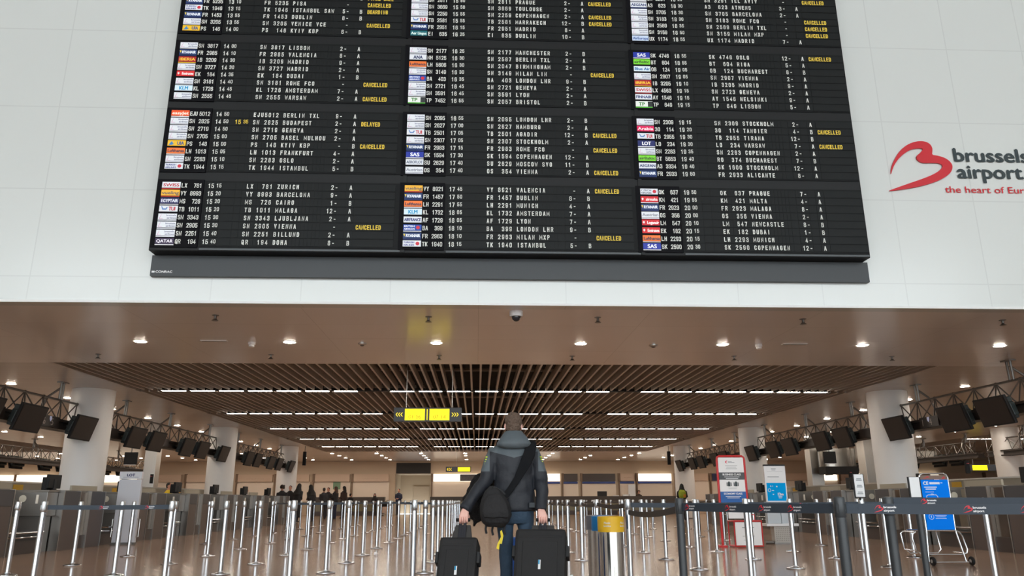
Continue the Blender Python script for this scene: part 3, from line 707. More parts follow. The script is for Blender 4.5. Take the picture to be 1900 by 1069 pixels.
U, V = (1, 0, 0), (0, 0, 1)
for ln in BOARD.split('\n'):
    pos_, air, code, num, hh, mm, txt, term, gate, stat, newt = ln.split('|')
    c, g, r = [int(q) for q in pos_.split(',')]
    T = TX[c]; z = GZ[g] - (r - 1) * RP; y = BF - .0135; yl = BF - .024
    ch = .077; zb = z - ch / 2
    hh2 = .058
    cells = [(-.605, -.485, .005), (-.475, -.375, .005), (-.30, -.165, .004), (-.155, -.06, .004)] + [(i * .06 + .002, i * .06 + .058, .004) for i in range(20)] + [(1.26, 1.44, .005), (1.46, 1.575, .004), (1.59, 1.71, .005), (1.735, 2.355, .005)]
    pr = [(T - .62, .004)]
    for a, b, q in cells: pr += [(T + a, 0), (T + a, -q), (T + b, -q), (T + b, 0)]
    pr.append((T + 2.36, .004))
    row = MB().prism(pr, (0, y, z - hh2), (1, 0, 0), (0, 1, 0), 2 * hh2)
    ro = row.obj('flight_row', M_FLAP, bt, 0)
    L = MB(); yy = y - .006; LT = MB(); LG = MB(); LN = MB()
    stext(LT, hh, (T - .598, yy, zb), U, V, ch, .05, .039)
    stext(LT, mm, (T - .468, yy, z - .026), U, V, .066, .043, .034)
    stext(L, txt, (T, yy, zb), U, V, ch, .06, .038)
    if term: stext(LG, term, (T + 1.385 - .053 * len(term), yy, zb), U, V, ch, .053, .039)
    LG.box((T + 1.408, yy - .0005, z - .010), (T + 1.436, yy, z + .003))
    if gate: stext(LG, gate, (T + 1.62, yy, zb), U, V, ch, .06, .040)
    # number on the side screen
    stext(LN, code, (T - 1.008, yl, zb), U, V, .074, .047 if len(code) < 3 else .040, .039, .17); stext(LN, num, (T - .688, yl, zb), U, V, .074, .044, .038, .17, 'r')
    LT.obj('time_lettering', M_LET, ro, 0); LG.obj('gate_lettering', M_LET, ro, 0); LN.obj('number_lettering', M_LET, ro, 0)
    if txt: L.obj('flight_lettering', M_LET, ro, 0)
    if stat or newt:
        S = MB()
        if stat: stext(S, stat, (T + 1.755, yy, zb - .002), U, V, ch, .0445, .037, .17)
        if newt: stext(S, newt[:2], (T - .285, yy, zb), U, V, ch, .053, .042); stext(S, newt[3:], (T - .15, yy, z - .026), U, V, .066, .043, .034)
        S.obj('status_lettering', M_STAT, ro, 0)
    bg, fg, nm, under = AIR[air]
    lo = MB(); lo.box((T - 1.305, yl - .003, z - .044), (T - 1.02, yl + .001, z + .055))
    lm = [flatmat(bg), flatmat(fg)]
    lo.m = 1
    yz = yl - .0035
    parts_ = nm.split('/')
    if air == 'SN':
        text(lo, parts_[0], (T - 1.03, yz, z + .012), U, V, .028, align='r', bold=.05, width=.15); text(lo, parts_[1], (T - 1.03, yz, z - .03), U, V, .028, align='r', bold=.05, width=.14)
        lo.m = 2; lm.append(flatmat((214, 178, 196))); lo.prism([(0, 0), (.03, .075), (.036, .075), (.012, .007), (.06, .007), (.06, 0)], (T - 1.29, yz, z - .035), U, V, .0005)
    elif len(parts_) == 2:
        text(lo, parts_[0], (T - 1.295, yz, z + .01), U, V, .03, bold=.05, width=.17); text(lo, parts_[1], (T - 1.295, yz, z - .035), U, V, .03, bold=.05, width=.17)
        lo.m = 2; lm.append(flatmat((205, 40, 60))); lo.prism([(.03 * math.cos(a * PI / 6), .03 * math.sin(a * PI / 6)) for a in range(12)], (T - 1.075, yz, z + .005), U, V, .0005)
    else:
        w_ = min(.19 if air in ('KM', 'LM', 'EK') else .26, (.035 if air in ('TB', 'PS') else .05) * len(nm)); hgt = .05 if len(nm) > 4 else .062
        text(lo, nm, (T - 1.162 + {'FR': .012, 'TB': .055, 'KM': .035, 'LM': .035, 'OK': .04, 'EK': .035, 'PS': .06, 'TP': -.04}.get(air, 0), yz, z - hgt / 2 + .004), U, V, hgt, align='c', bold=.06, width=w_ * (.86 if air == 'FR' else 1))
        if air == 'FR': lo.m = 2; lm.append(flatmat((235, 205, 60))); lo.prism([(0, .05), (.03, .05), (.018, 0)], (T - 1.302, yz, z - .018), U, V, .0005)
        if air == 'TB':
            lo.m = 2; lm.append(flatmat((90, 130, 190))); lo.prism([(-.05, .03), (-.04, .034), (-.02, -.005), (.02, -.005), (.035, .02), (.05, .01), (.03, -.025), (-.03, -.025)], (T - 1.225, yz - .001, z + .01), U, V, .0005)
        if air in ('KM', 'LM', 'OK', 'EK'): lo.m = 2; lm.append(flatmat((245, 240, 240))); lo.prism([(0, 0), (.02, .03), (0, .05), (-.02, .03)], (T - 1.275, yz, z - .02), U, V, .0005)
        if air == 'TP': lo.m = 2; lm.append(flatmat((40, 44, 46))); lo.box((T - 1.1, yz - .0005, z - .044), (T - 1.02, yz, z + .05))
        if air == 'PS': lo.m = 2; lm.append(flatmat((60, 130, 190))); lo.prism([(0, 0), (.05, .07), (.07, .03), (.09, .03), (.06, 0)], (T - 1.29, yz, z - .03), U, V, .0005)
    if under:
        lo.m = len(lm); lm.append(flatmat(under)); lo.box((T - 1.305, yl - .003, z - .063), (T - 1.02, yl + .001, z - .051))
    lo.obj('airline_plate', lm, ro, 0)

# airport lettering on the white wall
ln_ = thing('wall_lettering', 'red heart-like initial with dark and red airport lettering on the white wall', 'sign', (7.0, YW - .012, 6.0))
m_ = MB(); m_.prism(chaikin([(x - 7.0, z - 6.0) for x, z in LOGO], 2), (0, 0, 0), U, V, .02); m_.obj('initial', M_RED, ln_, 60)
m_ = MB(); text(m_, 'brussels', (1.165, -.0, .612), U, V, .25, width=1.36, bold=.05, lift=.004); m_.obj('upper_word', M_DTXT, ln_, 0)
m_ = MB(); text(m_, 'airport', (1.19, -.0, .30), U, V, .25, width=1.16, bold=.05, lift=.004); m_.obj('lower_word', M_DTXT, ln_, 0)
m_ = MB(); text(m_, 'the heart of Europe', (.93, -.0, .03), U, V, .118, width=1.72, bold=.015, lift=.004); m_.obj('slogan', M_RED, ln_, 0)

# ================================================================== MONITOR GANTRIES
def gantry(label, sgn, xc, y0, y1, hang, nums, group):
    """lattice beam along the desks; sgn = +1 when the aisle lies towards +x"""
    t = thing('monitor_gantry', label, 'gantry', (xc, 0, 0), 0, group)
    zt, zb = 3.55, 3.03
    MB().tube([(0, y0, zt), (0, y1, zt)], .028, 8).obj('top_chord', M_DSTEEL, t)
    n = max(2, int(round((y1 - y0) / .80))); st = (y1 - y0) / n
    w = MB()
    for side in (-.17, .17):
        for i in range(n):
            a = y0 + i * st
            w.tube([(0, a, zt), (side, a + st / 2, zb)], .016, 6); w.tube([(side, a + st / 2, zb), (0, a + st, zt)], .016, 6)
        w.tube([(0, y1, zt), (side, y1 + st / 2, zb - .05)], .016, 6)
    for i in range(n + 1): w.ball((0, y0 + i * st, zt), .04, 8, 6)
    w.obj('lattice_web', M_DSTEEL, t)
    b = MB().box((-.2, y0 - .3, 2.79), (.2, y1 + st / 2, 2.85)).box((-.2, y0 - .3, 2.98), (-.13, y1 + st / 2, 3.04)).box((.13, y0 - .3, 2.98), (.2, y1 + st / 2, 3.04)).box((-.14, y0 - .3, 2.85), (.14, y1 + st / 2, 3.0))
    b.obj('cable_tray', mat('gantry_brown', srgb(48, 40, 36), .5), t, 0)
    for y in hang:
        h = MB(); q = -sgn
        h.tube([(sgn * .05, y - .05, CEIL), (sgn * .04, y - .05, zt + .01)], .028, 8).tube([(sgn * .05, y + .07, CEIL), (sgn * .04, y + .07, zt + .01)], .028, 8)
        h.box((sgn * .05 - .08, y - .14, CEIL - .025), (sgn * .05 + .08, y + .16, CEIL))
        h.tube([(sgn * .05, y, CEIL - .12), (-sgn * .22, y - .1, 3.62), (-sgn * .30, y - .15, 3.35), (-sgn * .22, y - .15, 3.0)], .028, 8)
        h.obj('hanger', M_DSTEEL, t)
    for y, wd_ in nums:
        x = sgn * .21
        p = MB().box((x - .02, y - .42, 2.81), (x + .02, y + .42, 3.07)).obj('number_display', mat('number_plate', srgb(52, 44, 40), .4), t, 0)
        if wd_ == 'LIT':
            for s_ in (-.17, .17): MB().box((x + sgn * .018, y + s_ - .12, 2.81), (x + sgn * .026, y + s_ + .12, 3.06)).obj('lit_number', mat('lit_white_number', (1, .97, .9), .5, emit=2.2, ecol=(1, .95, .85)), p, 0)
        elif wd_:
            m_ = MB(); u_ = (0, sgn, 0)
            text(m_, wd_, (x + sgn * .022, y - sgn * .36, 2.85), u_, (0, 0, 1), .17, mono=.18, bold=.02); m_.obj('digits', mat('faint_digit', srgb(165, 155, 150), .5), p, 0)
            MB().prism([(-.05, .07), (.05, .07), (.05, 0), (0, -.06), (-.05, 0)], (x + sgn * .022, y, 2.99), u_, (0, 0, 1), .004).obj('badge', mat('pale_badge', srgb(190, 195, 225), .5, emit=.2), p, 0)
    return t
mon0 = thing('hanging_monitor', 'x', 'monitor', (0, 0, 0), 0, 'monitors hanging from the gantries')
tl = Matrix.Rotation(math.radians(17), 3, 'Y')      # screen looks towards +x and downwards
MB().cbox((0, 0, 0), (.065, 1.06, .635), tl, (0, 0, 0)).obj('housing', M_BLACK, mon0, 0, bevel=.012)
MB().cbox((.037, 0, 0), (.004, .985, .555), tl, (0, 0, 0)).obj('screen', M_SCREEN, mon0, 0)
MB().cbox((-.11, 0, 0), (.17, .86, .48), tl, (0, 0, 0)).cbox((-.11, 0, -.02), (.12, 1.0, .30), tl, (0, 0, 0)).obj('rear_case', mat('teal_black_case', (.016, .026, .028), .45), mon0, 0, bevel=.02)
MB().tube([(-.12, -.2, .03), (-.34, -.2, .03)], .03, 8).tube([(-.12, .2, .03), (-.34, .2, .03)], .03, 8).obj('bracket', M_DSTEEL, mon0)
mfirst = [1]
def monitor(x, y, z, rz, label):
    if mfirst: mfirst.pop(); mon0.location = (x, y, z); mon0.rotation_euler = (0, 0, rz); mon0['label'] = label
    else: dup(mon0, (x, y, z), rz, label)
KQ = .9625
MY = ((18.72, 21.3), (24.65, 26.25, 29.05, 30.65, 33.2), (36.95, 38.4, 40.9, 42.6, 45.35))
for nm, sgn, xg, xm in (('left', 1, -10.78, -10.25), ('right', -1, 11.95, 11.42)):
    gantry('first monitor gantry from the front over the %s check-in desks' % nm, sgn, xg, 12.1, 21.1, (16.4, 20.15), ((19.5, '1 4' if sgn < 0 else '6 5'), (17.2, ''), (15.0, '')), 'monitor gantries over the aisle side desks')
    gantry('second monitor gantry from the front over the %s check-in desks' % nm, sgn, xg, 22.7, 32.5, (23.9, 27.4, 31.5), ((26.6, ''), (22.8, ''), (30.7, '')), 'monitor gantries over the aisle side desks')
    gantry('third monitor gantry from the front over the %s check-in desks' % nm, sgn, xg, 34.0, 44.1, (35.3, 38.9, 43.1), ((38.2, 'LIT' if sgn > 0 else ''), (42.3, 'LIT' if sgn > 0 else ''), (34.5, '')), 'monitor gantries over the aisle side desks')
    ys = list(MY)
    if sgn < 0: ys[0] = (17.1, 18.65, 21.35)
    else: ys[0] = (17.05, 18.78, 21.35)
    for g, yy in enumerate(ys):
        for k, y in enumerate(yy):
            monitor(xm, y * KQ, 2.867, 0 if sgn > 0 else PI, 'black tilted monitor on the %s %s gantry, %s from the front' % (nth(g), nm, nth(k)))
for nm, sgn, xg in (('left', -1, -21.6), ('right', 1, 22.9)):
    xm = xg + sgn * .53
    for g, (a, b, hg) in enumerate(((23.3, 33.3, (24, 27.5, 31.5)), (34.7, 45.2, (35.4, 38.9, 43.1)), (46.5, 52, (48,)))):
        gantry('%s gantry of the outer %s desks, seen from behind' % (nth(g), nm), sgn, xg, a, b, hg, (), 'monitor gantries over the outer desks')
        for k, y in enumerate(((24.65, 26.25, 29.05, 30.65, 33.2), (36.95, 38.4, 40.9, 42.6, 45.35), (47.5, 49.5, 51))[g]):
            monitor(xm, y, 2.867, 0 if sgn > 0 else PI, 'black monitor seen from behind, %s outer %s gantry, %s from the front' % (nth(g), nm, nth(k)))
# two small screens hanging alone behind the gantries, narrow black panels by the far columns
for i, (x, lb) in enumerate(((-13.05, 'small square black screen hanging behind the left monitors'), (13.83, 'small square black screen hanging behind the right monitors'))):
    t = thing('hanging_screen', lb, 'screen', (x, 30, 2.36), 0, 'small hanging screens')
    MB().box((-.24, -.04, 0), (.24, .04, .46)).obj('panel', M_BLACK, t, 0, bevel=.01); MB().tube([(0, 0, .46), (0, 0, CEIL - 2.36)], .02, 8).obj('pole', M_DSTEEL, t)
    MB().box((-.22, -.045, -.02), (.22, .0, 0)).obj('pale_lower_edge', M_WHITE, t, 0)
for x, lb in ((-9.68, 'left'), (10.98, 'right')):
    t = thing('speaker_panel', 'narrow black panel beside the third %s column under the ceiling' % lb, 'panel', (x, 44.2, 2.95), 0, 'narrow black wall speakers')
    MB().box((-.09, -.06, 0), (.09, .06, .75)).obj('cabinet', M_BLACK, t, 0, bevel=.01); MB().tube([(0, 0, .75), (0, 0, CEIL - 2.95)], .02, 6).obj('pole', M_DSTEEL, t)
t = thing('steel_cabinet', 'large curved steel cabinet hanging behind the right monitors', 'cabinet', (17.4, 37.0, 2.52))
m_ = MB(); m_.loft([((0, 0, 0), .85, .45), ((0, 0, .85), .85, .45)], 32, 3.0); m_.obj('shell', mat('glossy_steel', (.34, .32, .29), .22, 1.0), t)
MB().box((-.8, -.44, -.35), (.8, .3, 0)).obj('dark_base', M_BLACK, t, 0); MB().tube([(-.6, 0, .8), (-.6, 0, 1.46)], .05, 8).tube([(.6, 0, .8), (.6, 0, 1.46)], .05, 8).obj('support', M_DSTEEL, t)

# ================================================================== CHECK-IN DESKS
# built with the front towards +x and the row running along +y
d0 = thing('check_in_desk', 'x', 'desk', (0, 0, 0), 0, 'check-in desks beside the middle aisle')
ys = {'kiosk': (0, .45), 'a': (.45, 1.15), 'rec': (1.15, 1.65), 'b': (1.65, 2.35)}
for k in ('a', 'b'):
    a, b = ys[k]
    MB().box((-.75, a + .02, .0), (0, b - .02, .93)).obj('front_panel', M_BROWN, d0, 0)
    MB().box((-.75, a + .02, .935), (.004, b - .02, 1.24)).obj('upper_panel', M_SLATE, d0, 0)
    for q in (a, b): MB().box((-.76, q - .014, 0), (.010, q + .014, 1.25)).obj('edge_trim', mat('desk_edge_steel', (.36, .34, .32), .3, 1.0), d0, 0)
MB().box((-.5, 1.17, .28), (-.06, 1.63, 1.22)).obj('steel_panel', mat('mirror_steel', (.17, .14, .115), .2, 1.0), d0, 0)
MB().box((-.6, 1.15, 0), (-.02, 1.65, .28)).obj('kick_plate', M_KICK, d0, 0)
k = MB().box((-.8, .0, .72), (-.12, .43, 1.22)).obj('kiosk_box', mat('kiosk_grey', srgb(132, 130, 128), .35, .6), d0, 0, bevel=.01)
MB().lathe([(.075, 0), (.075, .012)], n=20).obj('round_badge', mat('pale_badge_disc', srgb(225, 220, 205), .4), k, loc=(0, 0, 0))
k.children[0].rotation_euler = (PI / 2, 0, 0); k.children[0].location = (-.62, 0.0, 1.08)
MB().box((-.34, -.02, .98), (-.29, .0, 1.16)).obj('card_slot', mat('bright_slot', srgb(240, 235, 225), .3), k, 0)
MB().box((-.70, .05, .0), (-.2, .40, .72)).obj('kiosk_foot', M_DSTEEL, d0, 0)
MB().box((-.95, .0, 1.22), (-.1, 2.35, 1.26)).obj('worktop', mat('worktop_grey', srgb(120, 116, 110), .4), d0, 0)
# weigh-belt that fills the gap to the next desk
b0 = thing('baggage_belt', 'x', 'conveyor', (0, 0, 0), 0, 'weigh belts between the check-in desks')
MB().box((-1.5, 2.40, .0), (-.12, 3.72, .26)).obj('plinth', M_KICK, b0, 0)
MB().box((-1.5, 2.45, .26), (-.10, 3.67, .36)).obj('belt_bed', mat('belt_rubber', (.05, .05, .05), .6), b0, 0)
MB().box((-.9, 2.43, .40), (-.84, 3.69, .98)).obj('back_shield', mat('pale_shield', srgb(182, 180, 178), .3, .5), b0, 0, bevel=.03)
MB().box((-.9, 2.42, 1.0), (-.85, 3.70, 1.40)).obj('beige_hood', mat('beige_hood', srgb(172, 164, 146), .5), b0, 0)
MB().tube([(-.12, 2.42, .42), (.04, 2.62, .42), (.04, 3.5, .42), (-.12, 3.70, .42)], .022, 8).tube([(-.12, 2.42, .33), (.02, 2.62, .33), (.02, 3.5, .33), (-.12, 3.70, .33)], .016, 8).obj('bumper_rail', M_CHROME, b0)
MB().tube([(-.80, 2.45, .3), (-.80, 2.45, .95), (-.80, 2.55, .98)], .02, 8).tube([(-.80, 3.67, .3), (-.80, 3.67, .95), (-.80, 3.57, .98)], .02, 8).obj('guard_tube', M_STEEL, b0)
dm0 = thing('desk_monitor', 'x', 'monitor', (0, 0, 0), 0, 'monitors on the check-in desks')
MB().box((-.03, -.27, .05), (.04, .27, .36)).box((-.16, -.18, .02), (-.03, .18, .30)).obj('screen_case', M_BLACK, dm0, 0, bevel=.012); MB().box((.02, -.05, .02), (.05, .05, .25)).obj('stand', M_BLACKM, dm0, 0); MB().box((-.06, -.12, 0), (.12, .12, .02)).obj('foot', M_BLACKM, dm0, 0)
df = [1]
for nm, sx, x0, ya, ks in (('left', 1, -9.0, 17.2, range(-1, 6)), ('right', -1, 10.25, 13.75, range(-1, 6))):
    for j, kk in enumerate(ks):
        y = ya + 3.77 * kk
        if sx < 0: y = ya + 3.77 * kk
        lb1 = '%s check-in desk from the front in the %s row, brown with slate top' % (nth(j), nm)
        lb2 = '%s weigh belt from the front in the %s row of desks' % (nth(j), nm)
        lb3 = 'black monitor on the %s desk from the front, %s row' % (nth(j), nm)
        if df: d, b, m2 = d0, b0, dm0; df.pop()
        else: d, b, m2 = dup(d0), (dup(b0) if j < len(ks) - 1 else None), dup(dm0)
        for o, lb in ((d, lb1), (b, lb2), (m2, lb3)):
            if o is None: continue
            o['label'] = lb; o.location = (x0, y, 0)
            if sx < 0: o.scale = (-1, 1, 1)
        m2.location = (x0 - sx * .75, y + 1.35, 1.26)
# beige conveyor housing down the middle of each island
for nm, x, sx in (('left', -12.6, 1), ('right', 13.85, -1)):
    t = thing('conveyor_housing', 'long beige conveyor housing behind the %s check-in desks' % nm, 'conveyor', (x, 0, 0), 0, 'beige conveyor housings')
    MB().box((-.5, 13, 0), (.5, 38.2, 1.5)).obj('housing', mat('housing_beige', srgb(160, 152, 136), .5), t, 0)
    MB().box((-.52, 13, 1.5), (.52, 38.2, 1.54)).obj('cap_rail', M_STEEL, t, 0)
    for k in range(5):
        m_ = MB().box((sx * .5 - .006, 15.5 + 5.6 * k, 1.30), (sx * .5 + .006, 15.95 + 5.6 * k, 1.46)).obj('yellow_notice', mat('yellow_notice', srgb(225, 175, 30), .5), t, 0)
for i, (x, y, lb) in enumerate(((-12.6, 31, 'left'), (13.85, 21.5, 'right'), (13.85, 28.5, 'right'))):
    t = thing('signal_light', 'small black signal light with red lens on the %s conveyor housing%s' % (lb, ', nearer one' if i == 1 else (', farther one' if i == 2 else '')), 'signal', (x, y, 1.545), 0, 'signal lights on the conveyor housings')
    MB().tube([(0, 0, 0), (0, 0, .15)], .02, 8).obj('pole', M_BLACKM, t); MB().box((-.05, -.05, .15), (.05, .05, .5)).obj('head', M_BLACK, t, 0, bevel=.01)
    MB().lathe([(.04, -.01), (.04, .01)], n=12).obj('lens', mat('red_lens', (.35, .02, .03), .3), t).location = (0, -.055, .42)
    t.children[-1].rotation_euler = (PI / 2, 0, 0)
# ================================================================== QUEUE BARRIERS
def post_meshes(tube_m, base_m, head_m):
    A = MB().lathe([(.032, .03), (.032, .90)], n=18).mesh('tube', tube_m)
    B = MB().lathe([(.135, 0), (.138, .006), (.136, .014), (.115, .022), (.06, .030), (.040, .036), (.036, .05)], n=28).mesh('base', base_m)
    Cm = MB().lathe([(.032, .89), (.0355, .895), (.0355, 1.008), (.032, 1.015), (.006, 1.018)], n=20)
    for a in range(4):
        an = a * PI / 2 + PI / 4; Cm.cbox((.035 * math.cos(an), .035 * math.sin(an), .945), (.010, .014, .058), Matrix.Rotation(an, 3, 'Z'))
    return A, B, Cm.mesh('head', head_m)
PM = post_meshes(M_CHROME, M_CHROME, mat('satin_head', (.62, .64, .66), .30, 1.0))
DM = post_meshes(M_DPOST, M_DPOST, M_DPOST)
PG = 'chrome queue posts on round bases'; DG = 'graphite queue posts nearest the camera'
def post(x, y, label, dark=False):
    t = thing('queue_post', label, 'queue post', (x, y, 0), 0, DG if dark else PG)
    for nm, me in zip(('tube', 'base', 'head'), DM if dark else PM):
        o = bpy.data.objects.new(nm, me); COL.objects.link(o); o.parent = t
    return t
def belt(p, dx, dy, sag=.0, z=.945, h=.052, m=None, logos=(), zend=None, lean=None):
    """a strap pulled from post p to a point dx, dy away"""
    n = 12; pts = []; L = math.hypot(dx, dy)
    ux, uy = dx / L, dy / L
    ze = z if zend is None else zend
    for i in range(n + 1):
        t = i / n; q = .04 + (L - .08) * t
        pts.append((ux * q, uy * q, z + (ze - z) * t - sag * 4 * t * (1 - t)))
    b = MB().ribbon(pts, h, .004).obj('belt', m or M_BELT, p)
    # print reads from the camera's side
    u = Vector((ux, uy, 0))
    if u.cross(Vector((0, 0, 1))).dot(Vector((0, -1, 0))) < 0: u = -u
    nrm = u.cross(Vector((0, 0, 1)))
    for t in logos:
        i = t * n; a = Vector(pts[int(i)]); c = a.lerp(Vector(pts[min(n, int(i) + 1)]), i - int(i)) + nrm * .0035
        s = h * .72
        r = MB(); r.prism([(q[0] * s * 1.0, q[1] * s) for q in LOGON], c + Vector((0, 0, -s / 2)), u, (0, 0, 1), .0004); r.obj('printed_initial', mat('belt_red_print', srgb(215, 45, 60), .5), b, 0)
        w = MB(); o = c + u * (s * 1.30)
        text(w, 'brussels', o + Vector((0, 0, s * .08)), u, (0, 0, 1), s * .30, width=s * 1.7, bold=.08); text(w, 'airport', o + Vector((0, 0, -s * .38)), u, (0, 0, 1), s * .30, width=s * 1.4, bold=.08)
        w.obj('printed_words', M_WHITE, b, 0)
    return b
ROWS = (9.6, 11.75, 13.65, 15.6, 17.6, 20.1, 22.2, 24.2, 26.4, 28.2, 30.4, 32.7, 34.5)
LC = (-6.62, -5.12, -3.64, -2.2, -.75); RC = (1.85, 3.29, 4.81, 6.27, 7.75)
POST = {}
def lane_label(sd, c, r):
    far = nth(r)
    place = {0: 'outermost lane by the desks', 1: 'second lane from the desks', 2: 'middle lane', 3: 'fourth lane from the desks', 4: 'lane beside the open walkway'}
    k = c if sd == 'left' else 4 - c
    return '%s chrome queue post from the front, %s half, %s' % (far, sd, place[k])
skip = {('left', 0, 0), ('right', 4, 1)}
for sd, cols in (('left', LC), ('right', RC)):
    for c, x in enumerate(cols):
        for r, y in enumerate(ROWS):
            if (sd, c, r) in skip: continue
            yy = y + (.2 if sd == 'right' and 0 < r < 5 else 0) + ((c * 7 + r * 3) % 5 - 2) * .04
            xx = x + ((c * 3 + r * 5) % 5 - 2) * .012
            if (sd, c, r) == ('right', 2, 4): xx, yy = 4.66, 17.4
            POST[(sd, c, r)] = post(xx, yy, lane_label(sd, c, r))
for (sd, c, r), p in list(POST.items()):
    q = POST.get((sd, c, r + 1))
    if q is not None and ((sd == 'left' and r >= 8) or (sd == 'right' and (c == 0 or r >= 6))):
        d = q.location - p.location
        belt(p, d.x, d.y, sag=(.03 if sd == 'right' and c == 0 else .012), m=M_BELTD if sd == 'right' else M_BELT)
def between(a, b, **k):
    d = b.location - a.location; return belt(a, d.x, d.y, **k)
between(POST[('left', 1, 0)], POST[('left', 2, 0)], sag=.004, logos=(.42, .80), h=.052)
for c in (0, 1, 2, 3): between(POST[('right', c, 0)], POST[('right', c + 1, 0)], sag=.006, logos=(.45,), h=.055)
for c in (0, 1, 2): between(POST[('left', c, 9)], POST[('left', c + 1, 9)], sag=.01)
for c in (0, 2): between(POST[('left', c, 12)], POST[('left', c + 1, 12)], sag=.01)
for c in (0, 1, 3): between(POST[('right', c, 12)], POST[('right', c + 1, 12)], sag=.01)
for c in (1, 3): between(POST[('left', c, 6)], POST[('left', c + 1, 6)], sag=.01)
dk = [post(1.68, 6.5, 'graphite queue post left of the red framed sign, start of the long slate belt', True), post(2.31, 4.95, 'graphite queue post nearest the camera, in the right half where two slate belts meet', True),
      post(2.84, 5.35, 'graphite queue post just right of and behind the nearest one', True), post(4.36, 7.65, 'thinner looking graphite queue post just left of the blue wheeled sign', True), post(3.95, 4.55, 'graphite queue post beyond the right edge holding the near belt', True), post(5.3, 5.4, 'graphite queue post beyond the right edge holding the second belt', True)]
between(dk[0], dk[1], sag=.004, h=.062, logos=(.02, .33, .56, .74))
between(dk[1], dk[4], sag=.006, h=.062, logos=(.10, .42, .62))
between(dk[2], dk[5], sag=.004, h=.055, z=.985, logos=(.08, .52))
between(dk[2], dk[3], sag=.004, h=.055, z=.985, m=M_BELT, logos=(.3,))
between(POST[('right', 0, 0)], dk[0], sag=.035, h=.055, z=.86, zend=.93, m=M_BELTD)
# notice holders clipped on two posts
for (x, y, z, w, h, lb, lines) in ((4.74, 9.555, 1.03, .115, .27, 'white notice with three text blocks in a holder on a queue post', 3), (4.32, 7.58, 1.02, .10, .19, 'blank white notice in a black holder left of the blue sign', 0)):
    t = thing('post_notice', lb, 'notice', (x, y, z), 0, 'notices on queue posts')
    MB().box((-w / 2 - .012, .004, -.012), (w / 2 + .012, .016, h + .004)).obj('holder', M_BLACKM, t, 0)
    s = MB().box((-w / 2, -.002, 0), (w / 2, .004, h)).obj('sheet', M_WHITE, t, 0)
    MB().tube([(0, .012, -.005), (0, .03, -.03)], .012, 8).obj('clip', M_BLACKM, t)
    if lines:
        m_ = MB()
        for i in range(3): m_.box((-.036, -.0035, h * (.72 - .3 * i)), (.036, -.002, h * (.72 - .3 * i) + .012)).box((-.03, -.0035, h * (.72 - .3 * i) + .018), (.03, -.002, h * (.72 - .3 * i) + .03))
        m_.obj('text_blocks', M_GREYTXT, s, 0)

# ================================================================== WASTE BINS
for x, y, rgb, lb, words in ((1.49, 8.8, (248, 196, 40), 'steel waste bin with yellow band, nearest of the three', ('Plastic', 'bottles')), (1.47, 9.14, (0, 128, 200), 'steel waste bin with blue band, behind the yellow one', ('Paper',)), (1.455, 9.48, (112, 112, 122), 'steel waste bin with grey band, rearmost of the three', ('Rest',))):
    t = thing('waste_bin', lb, 'bin', (x, y, 0), 0, 'sorting bins')
    MB().lathe([(.125, .03), (.133, .04), (.133, .67)], n=36).obj('body', mat('bin_steel', (.62, .60, .57), .16, 1.0), t)
    MB().lathe([(.12, 0), (.12, .03)], n=28).obj('foot', M_BLACK, t)
    b = MB().lathe([(.147, .665), (.147, .822), (.13, .83), (.10, .832), (.10, .76), (.02, .76)], n=40).obj('colour_band', mat('band_%d' % rgb[0], srgb(*rgb), .4), t)
    m_ = MB()
    for an in (-PI / 2 - .45, -PI / 2 + .85):
        for k, wd_ in enumerate(words):
            tot = sum(glyph(c)[2] for c in wd_) * .021 / .7
            x_ = -tot / 2
            for c in wd_:
                vs, fs, adv, a0, a1 = glyph(c); kk = .021 / .7; R_ = .1478
                for dq in (-.0008, .0008):
                    m_.add([(R_ * math.cos(an + (x_ + p[0] * kk + dq) / R_), R_ * math.sin(an + (x_ + p[0] * kk + dq) / R_), .752 - .032 * k + p[1] * kk) for p in vs], fs)
                x_ += adv * kk
    m_.obj('band_lettering', M_WHITE, b, 0)

# ================================================================== STANDS
def lines(mb, x0, x1, z, y, n, dz, th, frac=(1, .8, .92, .6)):
    for i in range(n):
        c = (x0 + x1) / 2; w = (x1 - x0) * frac[i % len(frac)] / 2
        mb.box((c - w, y - .001, z - i * dz - th / 2), (c + w, y, z - i * dz + th / 2))
# white standing panel with LOT header
t = thing('airline_stand', 'white standing panel with small blue header lettering before the left desks', 'stand', (-8.64, 20.05, 0), 0)
MB().box((-.28, -.05, .05), (.27, .05, 1.55)).obj('panel', mat('panel_white', srgb(206, 208, 216), .4), t, 0, bevel=.008)
h_ = MB().box((-.28, -.06, 1.56), (.27, .05, 1.74)).obj('header', mat('header_white', srgb(220, 222, 230), .4), t, 0, bevel=.006)
m_ = MB(); text(m_, 'LOT', (0, -.061, 1.625), (1, 0, 0), (0, 0, 1), .06, align='c', bold=.09, sx=1.2); m_.box((-.19, -.062, 1.598), (.19, -.061, 1.606)); m_.obj('header_lettering', mat('navy_print', srgb(30, 35, 100), .5), h_, 0)
MB().box((-.29, -.08, 0), (.28, .08, .05)).obj('base', M_DSTEEL, t, 0)
for s_ in (-1, 1): MB().tube([(s_ * .27, 0, .60), (s_ * .33, 0, .60), (s_ * .33, 0, .18), (s_ * .27, 0, .18)], .012, 8).obj('side_handle', M_STEEL, t)

